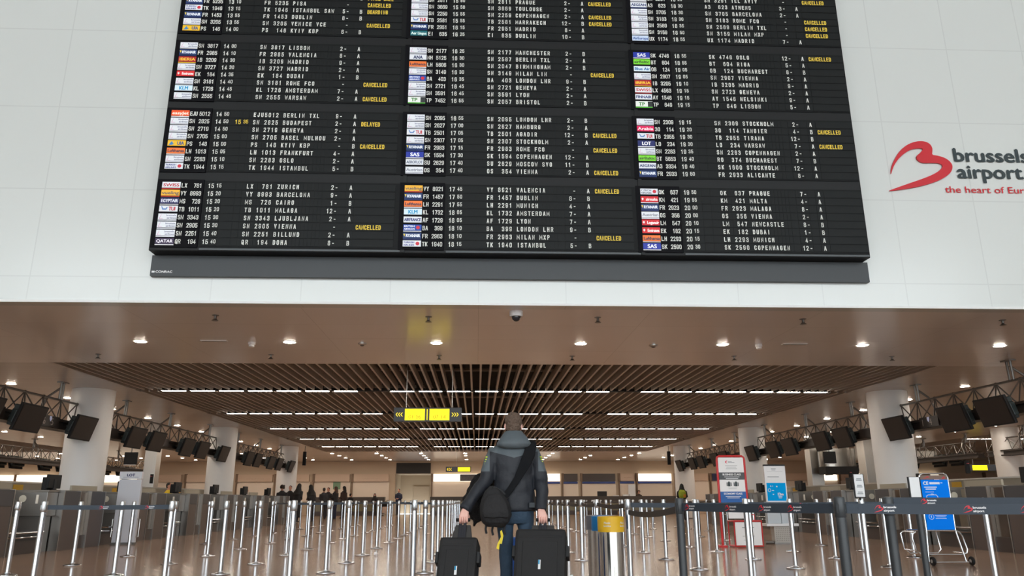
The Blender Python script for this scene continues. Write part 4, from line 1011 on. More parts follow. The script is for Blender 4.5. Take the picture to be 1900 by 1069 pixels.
# red framed class sign with a baggage sizer below
t = thing('class_sign_stand', 'red framed standing sign reading business class and economy class', 'sign', (5.78, 17.5, 0), 0)
fr_ = MB(); pts = [(-.34, 0, .02), (-.34, 0, 1.88), (-.33, 0, 1.93), (-.29, 0, 1.96), (.24, 0, 1.96), (.28, 0, 1.93), (.29, 0, 1.88), (.29, 0, .5)]
fr_.tube(pts, .026, 10).box((-.44, -.15, 0), (-.28, .25, .035)).tube([(-.34, 0, .98), (.29, 0, .98)], .015, 8)
fr_.obj('red_frame', M_REDFR, t)
bd = MB().box((-.315, -.012, .90), (.265, .012, 1.93)).obj('sign_board', M_WHITE, t, 0)
MB().box((-.315, -.016, 1.44), (.265, -.012, 1.60)).obj('grey_band', mat('grey_band', srgb(72, 76, 80), .5), bd, 0)
MB().box((-.315, -.016, .93), (.265, -.012, 1.18)).obj('blue_band', mat('class_blue', srgb(20, 92, 168), .5), bd, 0)
m_ = MB(); text(m_, 'BUSINESS CLASS', (-.025, -.017, 1.535), (1, 0, 0), (0, 0, 1), .04, align='c', bold=.06, width=.42); lines(m_, -.2, .15, 1.50, -.017, 2, .033, .012)
text(m_, 'ECONOMY CLASS', (-.025, -.017, 1.115), (1, 0, 0), (0, 0, 1), .04, align='c', bold=.06, width=.42); lines(m_, -.2, .15, 1.075, -.017, 2, .033, .012)
m_.obj('band_lettering', M_WHITE, bd, 0)
m_ = MB()
for cx in (-.10, .06): m_.box((cx - .055, -.014, 1.30), (cx - .035, -.012, 1.38)).box((cx - .028, -.014, 1.295), (cx + .028, -.012, 1.385)).box((cx + .035, -.014, 1.30), (cx + .055, -.012, 1.38)).box((cx - .015, -.014, 1.385), (cx + .015, -.012, 1.40))
m_.obj('suitcase_icons', M_DTXT, bd, 0)
m_ = MB(); lines(m_, -.16, .12, 1.75, -.013, 3, .035, .008); lines(m_, -.13, .08, 1.26, -.013, 2, .02, .005); m_.box((-.09, -.013, 1.81), (.06, -.012, 1.822)).box((-.09, -.013, 1.835), (.0, -.012, 1.845)); m_.obj('small_print', M_GREYTXT, bd, 0)
m_ = MB(); m_.prism([(0, .03), (.03, .06), (.06, .055), (.03, .035), (.03, .02), (.06, .0), (.02, .005)], (-.16, -.013, 1.80), (1, 0, 0), (0, 0, 1), .001); m_.obj('red_emblem', mat('emblem_pink', srgb(215, 40, 80), .5), bd, 0)
MB().box((-.17, -.03, .60), (.17, -.01, .87)).obj('lower_sheet', M_WHITE, t, 0)
sz = MB(); z0, z1 = .03, .55; x0, x1, ya, yb = -.17, .44, -.35, .05
for yy in (ya, yb): sz.tube([(x0, yy, z0), (x1, yy, z0), (x1, yy, z1), (x0, yy, z1)], .02, 8, closed=True)
for xx in (x0, x1):
    for zz in (z0, z1): sz.tube([(xx, ya, zz), (xx, yb, zz)], .018, 8)
sz.tube([(x1, yb, z1), (x1, yb, .68), (.29, yb, .68)], .012, 8)
sz.obj('sizer_cage', M_REDFR, t)
sb = MB().box((x0 + .02, ya - .01, z0 + .02), (x1 - .02, ya + .005, z1 - .02)).obj('sizer_panel', M_WHITE, t, 0)
m_ = MB(); lines(m_, .0, .26, .42, ya - .011, 1, .03, .016); lines(m_, .0, .26, .24, ya - .011, 2, .08, .008); m_.obj('sizer_print', M_GREYTXT, sb, 0)
m_ = MB(); m_.prism([(.03, 0), (0, .03), (.03, .06), (.04, .045), (.025, .03), (.04, .015)], (.12, ya - .011, .30), (1, 0, 0), (0, 0, 1), .001); m_.obj('red_emblem', mat('emblem_pink', srgb(215, 40, 80), .5), sb, 0)

# white kiosk stand with blue poster
t = thing('poster_stand', 'white kiosk stand with a bright blue poster, right of the red framed sign', 'stand', (7.18, 18.6, 0), 0)
fr_ = MB().box((-.27, -.03, .95), (.25, .03, 1.80)); fr_.obj('poster_frame', M_WHITE, t, 0, bevel=.006)
MB().box((-.27, -.035, 1.785), (.25, .035, 1.82)).obj('dark_top', M_BLACKM, t, 0)
ps = MB().box((-.24, -.034, .975), (.22, -.03, 1.39)).obj('blue_poster', mat('poster_blue', srgb(0, 165, 240), .6, spec=.08), t, 0)
m_ = MB(); text(m_, '12m', (.0, -.0355, 1.10), (1, 0, 0), (0, 0, 1), .06, align='l', bold=.08); text(m_, 'w', (-.11, -.0355, 1.115), (1, 0, 0), (0, 0, 1), .03, bold=.08); lines(m_, .02, .12, 1.07, -.0355, 2, .03, .012); m_.tube([(-.18 + .035 * math.cos(a * PI / 5), -.035, 1.22 + .035 * math.sin(a * PI / 5)) for a in range(10)], .006, 5, closed=True); m_.box((-.12, -.0355, 1.21), (-.07, -.035, 1.225)).box((-.01, -.0355, 1.29), (.02, -.035, 1.32)).box((-.15, -.0355, 1.30), (-.13, -.035, 1.33)).box((-.1, -.0355, 1.30), (-.09, -.035, 1.33)); m_.obj('poster_print', M_WHITE, ps, 0)
m_ = MB(); lines(m_, -.2, .18, 1.66, -.031, 1, .1, .004); lines(m_, -.2, .08, 1.53, -.031, 1, .1, .018); lines(m_, -.1, .02, 1.72, -.031, 2, .03, .012); m_.obj('header_print', M_GREYTXT, t, 0)
MB().box((-.30, -.08, .46), (.02, .08, .95)).box((.03, -.08, .46), (.33, .08, .95)).obj('cabinet', mat('pale_cabinet', srgb(190, 198, 205), .35), t, 0, bevel=.006)
MB().box((-.37, -.16, .40), (.40, .14, .46)).obj('shelf', M_WHITE, t, 0, bevel=.005)
bs = MB().box((-.18, -.10, .03), (.27, .10, .40)).obj('pedestal', mat('pedestal_grey', srgb(184, 180, 174), .5), t, 0)
m_ = MB()
for i in range(9):
    for j in range(7): m_.cbox((-.13 + i * .044, -.101, .08 + j * .045), (.014, .003, .022))
m_.obj('perforations', mat('perforation', srgb(140, 136, 130), .6), bs, 0)
MB().box((-.2, -.13, 0), (.29, .12, .03)).tube([(-.38, -.02, .035), (-.2, -.06, .035)], .035, 10).obj('foot', M_DSTEEL, t, 0)

# blue wheeled baggage sizer sign
t = thing('wheeled_sign', 'bright blue sign in a chrome tube frame on two black wheels', 'sign', (7.33, 12.3, 0), .0)
ln = Matrix.Rotation(math.radians(-4), 3, 'X')
fr_ = MB(); W_ = .235
fr_.tube([(-W_ - .05, -.03, .06), (-W_, 0, .52), (-W_, 0, 1.33), (-W_ + .02, 0, 1.375), (-W_ + .07, 0, 1.395), (W_ - .07, 0, 1.395), (W_ - .02, 0, 1.375), (W_, 0, 1.33), (W_, 0, .52), (W_ + .08, -.03, .06)], .015, 10)
fr_.tube([(-W_, 0, .52), (W_, 0, .52)], .012, 8).tube([(-.2, -.05, .05), (.38, -.05, .05)], .014, 8)
fr_.tube([(-.42, .0, .50), (-.47, .0, .47), (-.48, 0, .40), (-.44, 0, .22), (-.38, 0, .16), (.28, 0, .16), (.36, 0, .18), (.38, 0, .24), (.33, .0, .44), (.28, 0, .50), (.22, 0, .52)], .016, 8)
fr_.tube([(-.42, .35, .50), (-.47, .35, .47), (-.44, .35, .22), (-.36, .35, .16), (.10, .35, .16), (.16, .35, .22), (.12, .35, .50), (.06, .35, .52), (-.36, .35, .52)], .014, 8)
for q in ((-.44, .22), (.36, .18), (-.42, .5)): fr_.tube([(q[0], 0, q[1]), (q[0], .35, q[1])], .012, 8)
fr_.obj('tube_frame', M_CHROME, t)
bd = MB().box((-W_ + .012, -.012, .535), (W_ - .012, .004, 1.30)).obj('blue_board', mat('board_blue', srgb(0, 132, 255), .6, spec=.08), t, 0)
hd = MB().box((-W_ + .012, -.010, 1.302), (W_ - .012, .003, 1.372)).obj('brown_header', mat('header_brown', srgb(120, 92, 78), .4), t, 0)
m_ = MB(); m_.prism([(0, 0), (.08, .045), (.12, .03), (.06, .02)], (-.18, -.0115, 1.31), (1, 0, 0), (0, 0, 1), .001).prism([(0, 0), (.05, .035), (.07, .01)], (.12, -.0115, 1.315), (1, 0, 0), (0, 0, 1), .001); m_.obj('red_patches', M_RED, hd, 0)
m_ = MB(); text(m_, 'CE', (-.19, -.0145, 1.222), (1, 0, 0), (0, 0, 1), .05, bold=.12); lines(m_, -.085, .085, 1.246, -.013, 1, .1, .034); lines(m_, -.18, .03, 1.185, -.013, 2, .03, .016); lines(m_, -.17, -.03, 1.11, -.013, 1, .03, .008); lines(m_, .10, .13, 1.25, -.013, 1, .1, .012)
m_.tube([(-.16, -.013, .99), (-.16, -.013, 1.05), (-.13, -.013, 1.065), (-.0, -.013, 1.065), (.02, -.013, 1.04), (.03, -.013, .99)], .006, 5); m_.tube([(-.09, -.013, 1.065), (-.08, -.013, 1.08), (-.05, -.013, 1.08), (-.04, -.013, 1.065)], .005, 5)
m_.tube([(-.13 + .04 * math.cos(a * PI / 8), -.013, .73 + .04 * math.sin(a * PI / 8)) for a in range(16)], .004, 5, closed=True); m_.box((-.135, -.0135, .715), (-.125, -.013, .75)); lines(m_, -.07, .12, .75, -.013, 3, .022, .008); lines(m_, .05, .16, .80, -.013, 1, .02, .014); m_.obj('board_print', mat('pale_blue_print', srgb(215, 232, 250), .5), bd, 0)
for x in (-.23, .39):
    w_ = MB().lathe([(.03, -.02), (.06, -.02), (.068, -.012), (.068, .012), (.06, .02), (.03, .02)], n=22).obj('wheel', M_BLACK, t); w_.location = (x, -.05, .068); w_.rotation_euler = (0, PI / 2, 0)
    h_ = MB().lathe([(.028, -.022), (.028, .022)], n=14).obj('hub', M_STEEL, w_)

# crumpled paper ball on the floor
m_ = MB(); m_.ball((0, 0, .035), (.035, .03, .035)); u = union(m_, .008, 1, 'paper_ball', .012, 40)
tag(mobj('paper_ball', u, M_WHITE, None, (-1.92, 15.45, 0)), 'crumpled white paper ball on the floor between the left queue posts', 'litter')

# ================================================================== ROLLING CASES
def rolling_case(label, loc, rz, w, h, d, tilt, handle_len, platw):
    t = thing('rolling_case', label, 'suitcase', loc, rz, 'black rolling cases pulled by the man')
    T = Matrix.Rotation(math.radians(tilt), 3, 'X')
    def P(x, y, z): return T @ Vector((x, y, z))
    def bx(mb, a, b): return mb.box(a, b, T, (0, 0, 0))
    # body in two shells; front shell faces the camera (-y)
    bx(MB(), (-w / 2, 0, .05), (w / 2, d * .62, h)).obj('rear_shell', M_CASE, t, 0, bevel=.03)
    lid = bx(MB(), (-w / 2, -d * .36, .05), (w / 2, -.006, h)).obj('lid', M_CASE, t, 0, bevel=.03)
    r = MB()
    bx(r, (-w / 2 + .07, -d * .36 - .006, .13), (w / 2 - .07, -d * .36 + .01, h - .12))
    bx(r, (-w / 2 + .03, -d * .36 - .004, h - .09), (w / 2 - .03, -d * .36 + .01, h - .07))
    r.obj('raised_panel', M_CASE, lid, 0, bevel=.008)
    st = MB(); bx(st, (-.010, -d * .36 - .009, h * .47), (.011, -d * .36 - .006, h * .585)); sto = st.obj('label_sticker', M_WHITE, lid, 0)
    s2 = MB(); bx(s2, (-.009, -d * .36 - .0105, h * .53), (.003, -d * .36 - .009, h * .583)); s2.obj('blue_mark', mat('cyan_mark', srgb(20, 150, 200), .5), lid, 0)
    for s_ in (-1, 1):
        for z in (.28, .72):
            l = MB(); bx(l, (s_ * (w / 2 + .012) - .014, -.06, h * z - .05), (s_ * (w / 2 + .012) + .014, .05, h * z + .05)); l.obj('latch', M_BLACKM, t, 0, bevel=.006)
        wl = MB(); wl.lathe([(.02, -.02), (.045, -.02), (.05, -.012), (.05, .012), (.045, .02), (.02, .02)], n=18)
        wo = wl.obj('wheel', M_BLACK, t); wo.rotation_euler = (0, PI / 2, 0); wo.location = P(s_ * (w / 2 - .06), d * .52, .03)
    bx(MB(), (-w / 2 + .02, -d * .36, .02), (w / 2 - .02, d * .58, .055)).obj('foot_rail', M_BLACK, t, 0, bevel=.01)
    # tapering handle panel on the back with a pull bar in its middle
    pl = MB(); a0, a1 = platw
    vs = [P(-a0, d * .30, h - .05), P(a0, d * .30, h - .05), P(a1, d * .34, h + handle_len - .03), P(-a1, d * .34, h + handle_len - .03)]
    vb = [v + T @ Vector((0, .03, 0)) for v in vs]
    pl.add(vs + vb, [(0, 1, 2, 3), (7, 6, 5, 4), (0, 4, 5, 1), (1, 5, 6, 2), (2, 6, 7, 3), (3, 7, 4, 0)]); pl.obj('handle_panel', mat('handle_panel_grey', srgb(52, 50, 49), .6), t, 0, bevel=.006)
    hb = MB(); bx(hb, (-.035, d * .26, h - .06), (-.008, d * .30, h + handle_len)); bx(hb, (.008, d * .26, h - .06), (.035, d * .30, h + handle_len)); bx(hb, (-.012, d * .27, h + .02), (.012, d * .295, h + handle_len - .04))
    hb.obj('pull_bar', mat('navy_black_bar', srgb(24, 26, 36), .4), t, 0, bevel=.004)
    g0 = P(-.065, d * .28, h + handle_len + .012); g1 = P(.065, d * .28, h + handle_len + .012)
    MB().tube([g0, g1], .016, 12).obj('grip', M_BLACK, t)
    tg = MB(); tg.prism([(0, 0), (.03, .07), (.025, .1), (-.01, .09), (-.03, .02)], P(w / 2 + .03, -.02, h * .30), (1, -.3, 0), (.1, 0, 1), .006); tg.obj('white_tag', M_WHITE, t, 0)
    return t, (g0 + g1) / 2
# ================================================================== PEOPLE
SKIN = mat('skin', srgb(205, 150, 128), .55)
SKIN2 = mat('skin_pale', srgb(238, 186, 172), .5)
def strap_path(mb, pts, ws, nrm, th):
    """flat band along points, width ws across, lying against surface normals"""
    N = len(pts); vs = []; fs = []
    P_ = [Vector(p) for p in pts]
    for i in range(N):
        t = (P_[min(i + 1, N - 1)] - P_[max(i - 1, 0)]).normalized(); n_ = Vector(nrm[i]).normalized(); s_ = t.cross(n_).normalized() * ws[i] / 2
        vs += [P_[i] - s_, P_[i] + s_, P_[i] + s_ * .92 + n_ * th, P_[i] - s_ * .92 + n_ * th]
    for i in range(N - 1):
        for k in range(4): fs.append((i * 4 + k, i * 4 + (k + 1) % 4, i * 4 + 4 + (k + 1) % 4, i * 4 + 4 + k))
    fs.append((0, 1, 2, 3)); fs.append(tuple(4 * N - 4 + k for k in (3, 2, 1, 0)))
    return mb.add(vs, fs)
def limb(mb, pts, rs, n=12): return mb.tube(pts, rs, n)
# ------------------------------------------------------------------ the man pulling the cases
MX, MYY = .352, 7.55
lc, gl = rolling_case('smaller black rolling case, pulled by the man\'s left hand', (-.19, 6.95, .072), math.radians(-9), .345, .655, .22, -25, .20, (.112, .070))
rc, gr = rolling_case('larger black rolling case, pulled by the man\'s right hand', (.535, 6.95, .085), math.radians(-11), .455, .706, .26, -25, .135, (.125, .10))
def towld(c, p): return Matrix.Rotation(c.rotation_euler.z, 3, 'Z') @ p + Vector(c.location)
HL = towld(lc, gl) - Vector((MX, MYY, 0)); HR = towld(rc, gr) - Vector((MX, MYY, 0))
man = thing('person', 'man seen from behind in a dark hooded jacket and jeans, pulling two black cases', 'person', (MX, MYY, 0))
b = MB()
b.ball((0, .012, 1.742), (.076, .096, .098), 20, 14); b.ball((0, .045, 1.675), (.058, .068, .075), 16, 10)        # skull and jaw
b.ball((0, .108, 1.70), (.014, .026, .022)); b.ball((0, .09, 1.735), (.055, .02, .016)); b.ball((0, .10, 1.662), (.026, .012, .012)); b.ball((0, .098, 1.628), (.03, .025, .02))   # nose, brow, mouth, chin
for s_ in (-1, 1): b.ball((s_ * .080, -.002, 1.70), (.011, .022, .034), 10, 8, Matrix.Rotation(s_ * .25, 3, 'Z')); b.ball((s_ * .076, -.006, 1.682), (.010, .014, .014))
limb(b, [(0, -.005, 1.70), (0, -.012, 1.60), (0, -.01, 1.50)], [.057, .056, .066])
b.loft([((0, 0, .88), .15, .10), ((0, 0, 1.0), .15, .10), ((0, 0, 1.2), .145, .10), ((0, 0, 1.4), .18, .10), ((0, 0, 1.5), .10, .07)], 18)
LEGS = (([(-.085, 0, .92), (-.078, .01, .72), (-.072, .03, .50), (-.07, .01, .30), (-.066, -.01, .06)], [.085, .062, .05, .048, .036]), ([(.10, 0, .92), (.118, .0, .72), (.125, .0, .50), (.13, -.12, .32), (.13, -.24, .12)], [.085, .064, .052, .046, .036]))
for pts, rs in LEGS: limb(b, pts, rs)
ARMS = []
for s_, H in ((-1, HL), (1, HR)):
    wr = Vector((H.x - s_ * .018, H.y + .015, H.z + .095))
    el = Vector((s_ * .262, -.045, 1.20)); sh = Vector((s_ * .178, 0, 1.44))
    ARMS.append((s_, sh, el, wr, H))
    limb(b, [sh, el, wr], [.05, .042, .030])
    # palm over the bar, knuckles towards the camera, fingers closing under it
    cx = H.x - s_ * .004
    pm = [(cx - s_ * .014, H.y - .0, H.z + .10), (cx - s_ * .006, H.y - .016, H.z + .06), (cx, H.y - .026, H.z + .024)]
    b.loft([(pm[0], .030, .020), (pm[1], .042, .019), (pm[2], .043, .015)], 14, 2.6)
mesh_hands = []
body = union(b, .006, 3, 'body')
mobj('body', body, [SKIN2], man)
hd = MB()
for s_, sh, el, wr, H in ARMS:
    cx = H.x - s_ * .004
    for k in range(4):
        fx = cx + (k - 1.5) * .0212; ln = (1.0, 1.08, 1.04, .88)[k if s_ < 0 else 3 - k]
        hd.tube([(fx, H.y - .018, H.z + .045), (fx, H.y - .036, H.z + .018), (fx, H.y - .034, H.z - .008 * ln), (fx, H.y - .012, H.z - .027 * ln), (fx, H.y + .014, H.z - .022 * ln), (fx, H.y + .022, H.z - .004)], [.010, .0108, .0100, .0095, .0088, .0065], 8)
    tx = cx - s_ * .040
    hd.tube([(tx + s_ * .012, H.y - .0, H.z + .06), (tx - s_ * .004, H.y + .012, H.z + .03), (tx, H.y + .022, H.z + .006), (tx + s_ * .022, H.y + .022, H.z - .010), (tx + s_ * .036, H.y + .014, H.z - .016)], [.013, .0125, .0112, .0100, .0075], 8)
# fingers are merged into the body surface
bm = bmesh.new(); bm.from_mesh(body)
tmp = bpy.data.meshes.new('fingers'); tmp.from_pydata(hd.v, [], hd.f); tmp.update(); bm.from_mesh(tmp); bm.to_mesh(body); bm.free(); bpy.data.meshes.remove(tmp)
body.polygons.foreach_set('use_smooth', [True] * len(body.polygons))
h = MB(); h.ball((0, -.010, 1.752), (.084, .100, .088), 22, 14); h.ball((0, -.040, 1.705), (.072, .066, .085), 18, 12); h.ball((0, .03, 1.80), (.066, .066, .042), 16, 8)
hm = union(h, .006, 2, 'hair', .010, 55)
mobj('hair', hm, mat('dark_brown_hair', srgb(102, 84, 72), .75, noise_amt=.35, noise_scale=60, bump=.6, bump_scale=120), man)
for s_ in (-1, 1): MB().ball((s_ * .030, .096, 1.722), (.012, .010, .010)).obj('eye', mat('eye_white', (.7, .7, .68), .3), man)
# jacket
JD = mat('navy_black_shell', srgb(33, 36, 44), .62, noise_amt=.10, noise_scale=14, bump=.35, bump_scale=16); JG = mat('slate_grey_shell', srgb(86, 95, 101), .6, noise_amt=.07, noise_scale=14, bump=.25, bump_scale=16)
j = MB()
j.loft([((.012, 0, .905), .200, .145), ((.012, 0, .93), .207, .15), ((.01, 0, 1.05), .195, .148), ((.005, 0, 1.20), .190, .142), ((0, 0, 1.33), .205, .140), ((0, -.005, 1.42), .212, .125), ((0, -.005, 1.475), .180, .105), ((0, -.005, 1.53), .115, .085), ((0, 0, 1.60), .082, .078)], 24, 2.3)
for s_, sh, el, wr, H in ARMS:
    m1 = sh.lerp(el, .5) + Vector((s_ * .012, 0, 0)); m2 = el.lerp(wr, .45) + Vector((s_ * .010, 0, .0)); ce = wr + (wr - el).normalized() * .012
    limb(j, [sh + Vector((-s_ * .06, 0, .02)), sh, m1, el, m2, wr, ce], [.075, .080, .074, .066, .060, .054, .050], 16)
jm = union(j, .010, 5, 'jacket', .010, 13)
bm = bmesh.new(); bm.from_mesh(jm)
for co_, no_ in (((0, 0, 1.395), (-.28, 0, 1)), ((0, 0, 1.395), (.28, 0, 1)), ((.232, 0, 0), (1, 0, 0)), ((-.232, 0, 0), (1, 0, 0)), ((0, 0, 1.27), (0, 0, 1))):
    bmesh.ops.bisect_plane(bm, geom=bm.verts[:] + bm.edges[:] + bm.faces[:], plane_co=co_, plane_no=no_)
bm.to_mesh(jm); bm.free()
jm.polygons.foreach_set('use_smooth', [True] * len(jm.polygons))
jm.materials.append(JD); jm.materials.append(JG)
for p in jm.polygons:
    c = p.center
    if c.z > 1.395 + .28 * abs(c.x) or (abs(c.x) > .232 and 1.27 < c.z): p.material_index = 1
jo = bpy.data.objects.new('jacket', jm); COL.objects.link(jo); jo.parent = man
hh = MB(); hh.loft([((0, -.02, 1.655), .082, .080), ((0, -.045, 1.615), .112, .088), ((0, -.07, 1.565), .150, .098), ((0, -.085, 1.53), .165, .095), ((0, -.09, 1.50), .145, .080), ((0, -.09, 1.48), .095, .06)], 22, 2.2)
hh.tube([(.155 * math.sin(a), -.06 - .10 * math.cos(a) * .6, 1.535 - .028 * math.cos(a)) for a in [(-1.4 + i * .28) for i in range(11)]], .026, 10)
hh.ball((0, -.115, 1.505), (.115, .045, .03))
mobj('hood', union(hh, .009, 4, 'hood', .004, 12), JG, jo)
mobj('hood_seam', MB().tube([(.075 * math.sin(a), -.135 - .03 * math.cos(a), 1.545 - .012 * math.cos(a)) for a in [(-1.3 + i * .26) for i in range(11)]], .004, 6).mesh('hood_seam', JD), [], jo)
cl = MB().tube([(.080 * math.sin(2 * PI * i / 16), -.008 + .078 * math.cos(2 * PI * i / 16), 1.615) for i in range(16)], .012, 8, closed=True); cl.obj('collar_edge', JD, jo)
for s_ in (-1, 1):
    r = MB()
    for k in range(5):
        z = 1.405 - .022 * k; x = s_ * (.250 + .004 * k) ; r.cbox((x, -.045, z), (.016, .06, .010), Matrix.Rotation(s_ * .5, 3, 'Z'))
    r.obj('reflective_stripes', mat('lime_glow_print', srgb(205, 225, 60), .5, emit=.1), jo, 0)  # printed stripes with a faint glow added to their lime colour
MB().box((.140, -.147, .938), (.190, -.128, .982)).obj('hem_patch', mat('grey_patch', srgb(58, 63, 68), .7), jo, 0)
# jeans and shoes
JE = mat('blue_denim', srgb(52, 72, 92), .8, noise_amt=.18, noise_scale=26, bump=.4, bump_scale=22)
q = MB(); q.loft([((.01, 0, 1.0), .160, .115), ((.01, 0, .90), .172, .125), ((.012, 0, .83), .170, .12), ((.012, 0, .79), .15, .10)], 22, 2.3)
for (pts, rs) in LEGS: limb(q, [pts[0]] + pts[1:4] + [Vector(pts[4]) + Vector((0, 0, .02))], [.092, .074, .064, .058, .058], 16)
jeo = mobj('jeans', union(q, .009, 4, 'jeans', .006, 13), JE, man)
for x, y, z, rx in ((-.066, .03, .045, 0), (.13, -.22, .075, -.6)):
    m_ = MB(); R_ = Matrix.Rotation(rx, 3, 'X')
    for c, r in (((0, -.06, 0), (.042, .06, .045)), ((0, .04, -.01), (.045, .09, .035)), ((0, .10, -.015), (.042, .05, .028))): m_.ball(Vector((x, y, z)) + R_ @ Vector(c), r, 12, 8, R_)
    mobj('shoe', union(m_, .008, 3, 'shoe'), M_BLACKM, man)
# shoulder bag across his back
BAG = mat('black_canvas', srgb(30, 29, 31), .8, noise_amt=.10, noise_scale=18, bump=.5, bump_scale=24)
sb = thing('shoulder_bag', 'slouchy black canvas bag slung across the man\'s back on a wide strap', 'bag', (MX, MYY, 0))
m_ = MB(); m_.loft([((-.205, -.19, 1.135), .03, .02), ((-.20, -.20, 1.09), .075, .045), ((-.19, -.215, 1.02), .118, .07), ((-.18, -.225, .94), .145, .085), ((-.175, -.23, .87), .148, .09), ((-.175, -.23, .81), .125, .08), ((-.175, -.225, .765), .075, .05)], 22, 2.5)
mobj('bag_body', union(m_, .009, 3, 'bag_body', .010, 11), BAG, sb)
m_ = MB(); m_.loft([((-.19, -.28, 1.06), .06, .02), ((-.185, -.305, .98), .11, .025), ((-.18, -.32, .90), .125, .02), ((-.178, -.322, .85), .115, .015)], 18, 3)
mobj('flap', union(m_, .008, 2, 'flap', .008, 14), BAG, sb)
m_ = MB(); strap_path(m_, [(.16, .07, 1.53), (.175, 0, 1.555), (.172, -.09, 1.52), (.145, -.148, 1.43), (.10, -.166, 1.33), (.03, -.170, 1.20), (-.04, -.172, 1.10), (-.10, -.19, 1.03)], [.07, .085, .10, .11, .10, .065, .06, .06], [(0, .3, 1), (.1, 0, 1), (.1, -.8, .6), (0, -1, .3), (0, -1, .1), (0, -1, 0), (0, -1, 0), (0, -1, 0)], .014)
m_.obj('shoulder_strap', mat('black_strap', srgb(22, 23, 26), .9, spec=.2), sb)
m_ = MB(); strap_path(m_, [(-.20, -.22, 1.12), (-.13, -.20, 1.09), (-.06, -.178, 1.02)], [.03, .03, .03], [(0, -1, 0)] * 3, .01); m_.obj('side_strap', M_BLACKM, sb)
for i, (x, z) in enumerate(((-.26, .73), (-.20, .715), (-.09, .72))): MB().tube([(x, -.20, .79), (x - .01, -.2, z + .02), (x, -.2, z - .02)], .012, 6).obj('hanging_strap', M_BLACKM, sb)
tg = thing('luggage_tag', 'yellow luggage tag strap dangling below the shoulder bag', 'tag', (MX - .14, MYY - .2, .72))
MB().prism([(0, 0), (.02, .0), (.035, .07), (.02, .12), (.005, .11), (.012, .06), (-.02, .0), (-.03, -.04), (-.005, -.05)], (0, 0, -.10), (1, 0, 0), (0, 0, 1), .006).obj('tag_body', mat('tag_yellow', srgb(240, 215, 40), .5), tg, 0); MB().tube([(.02, 0, .02), (.018, 0, .1)], .005, 6).obj('cord', M_BLACKM, tg)

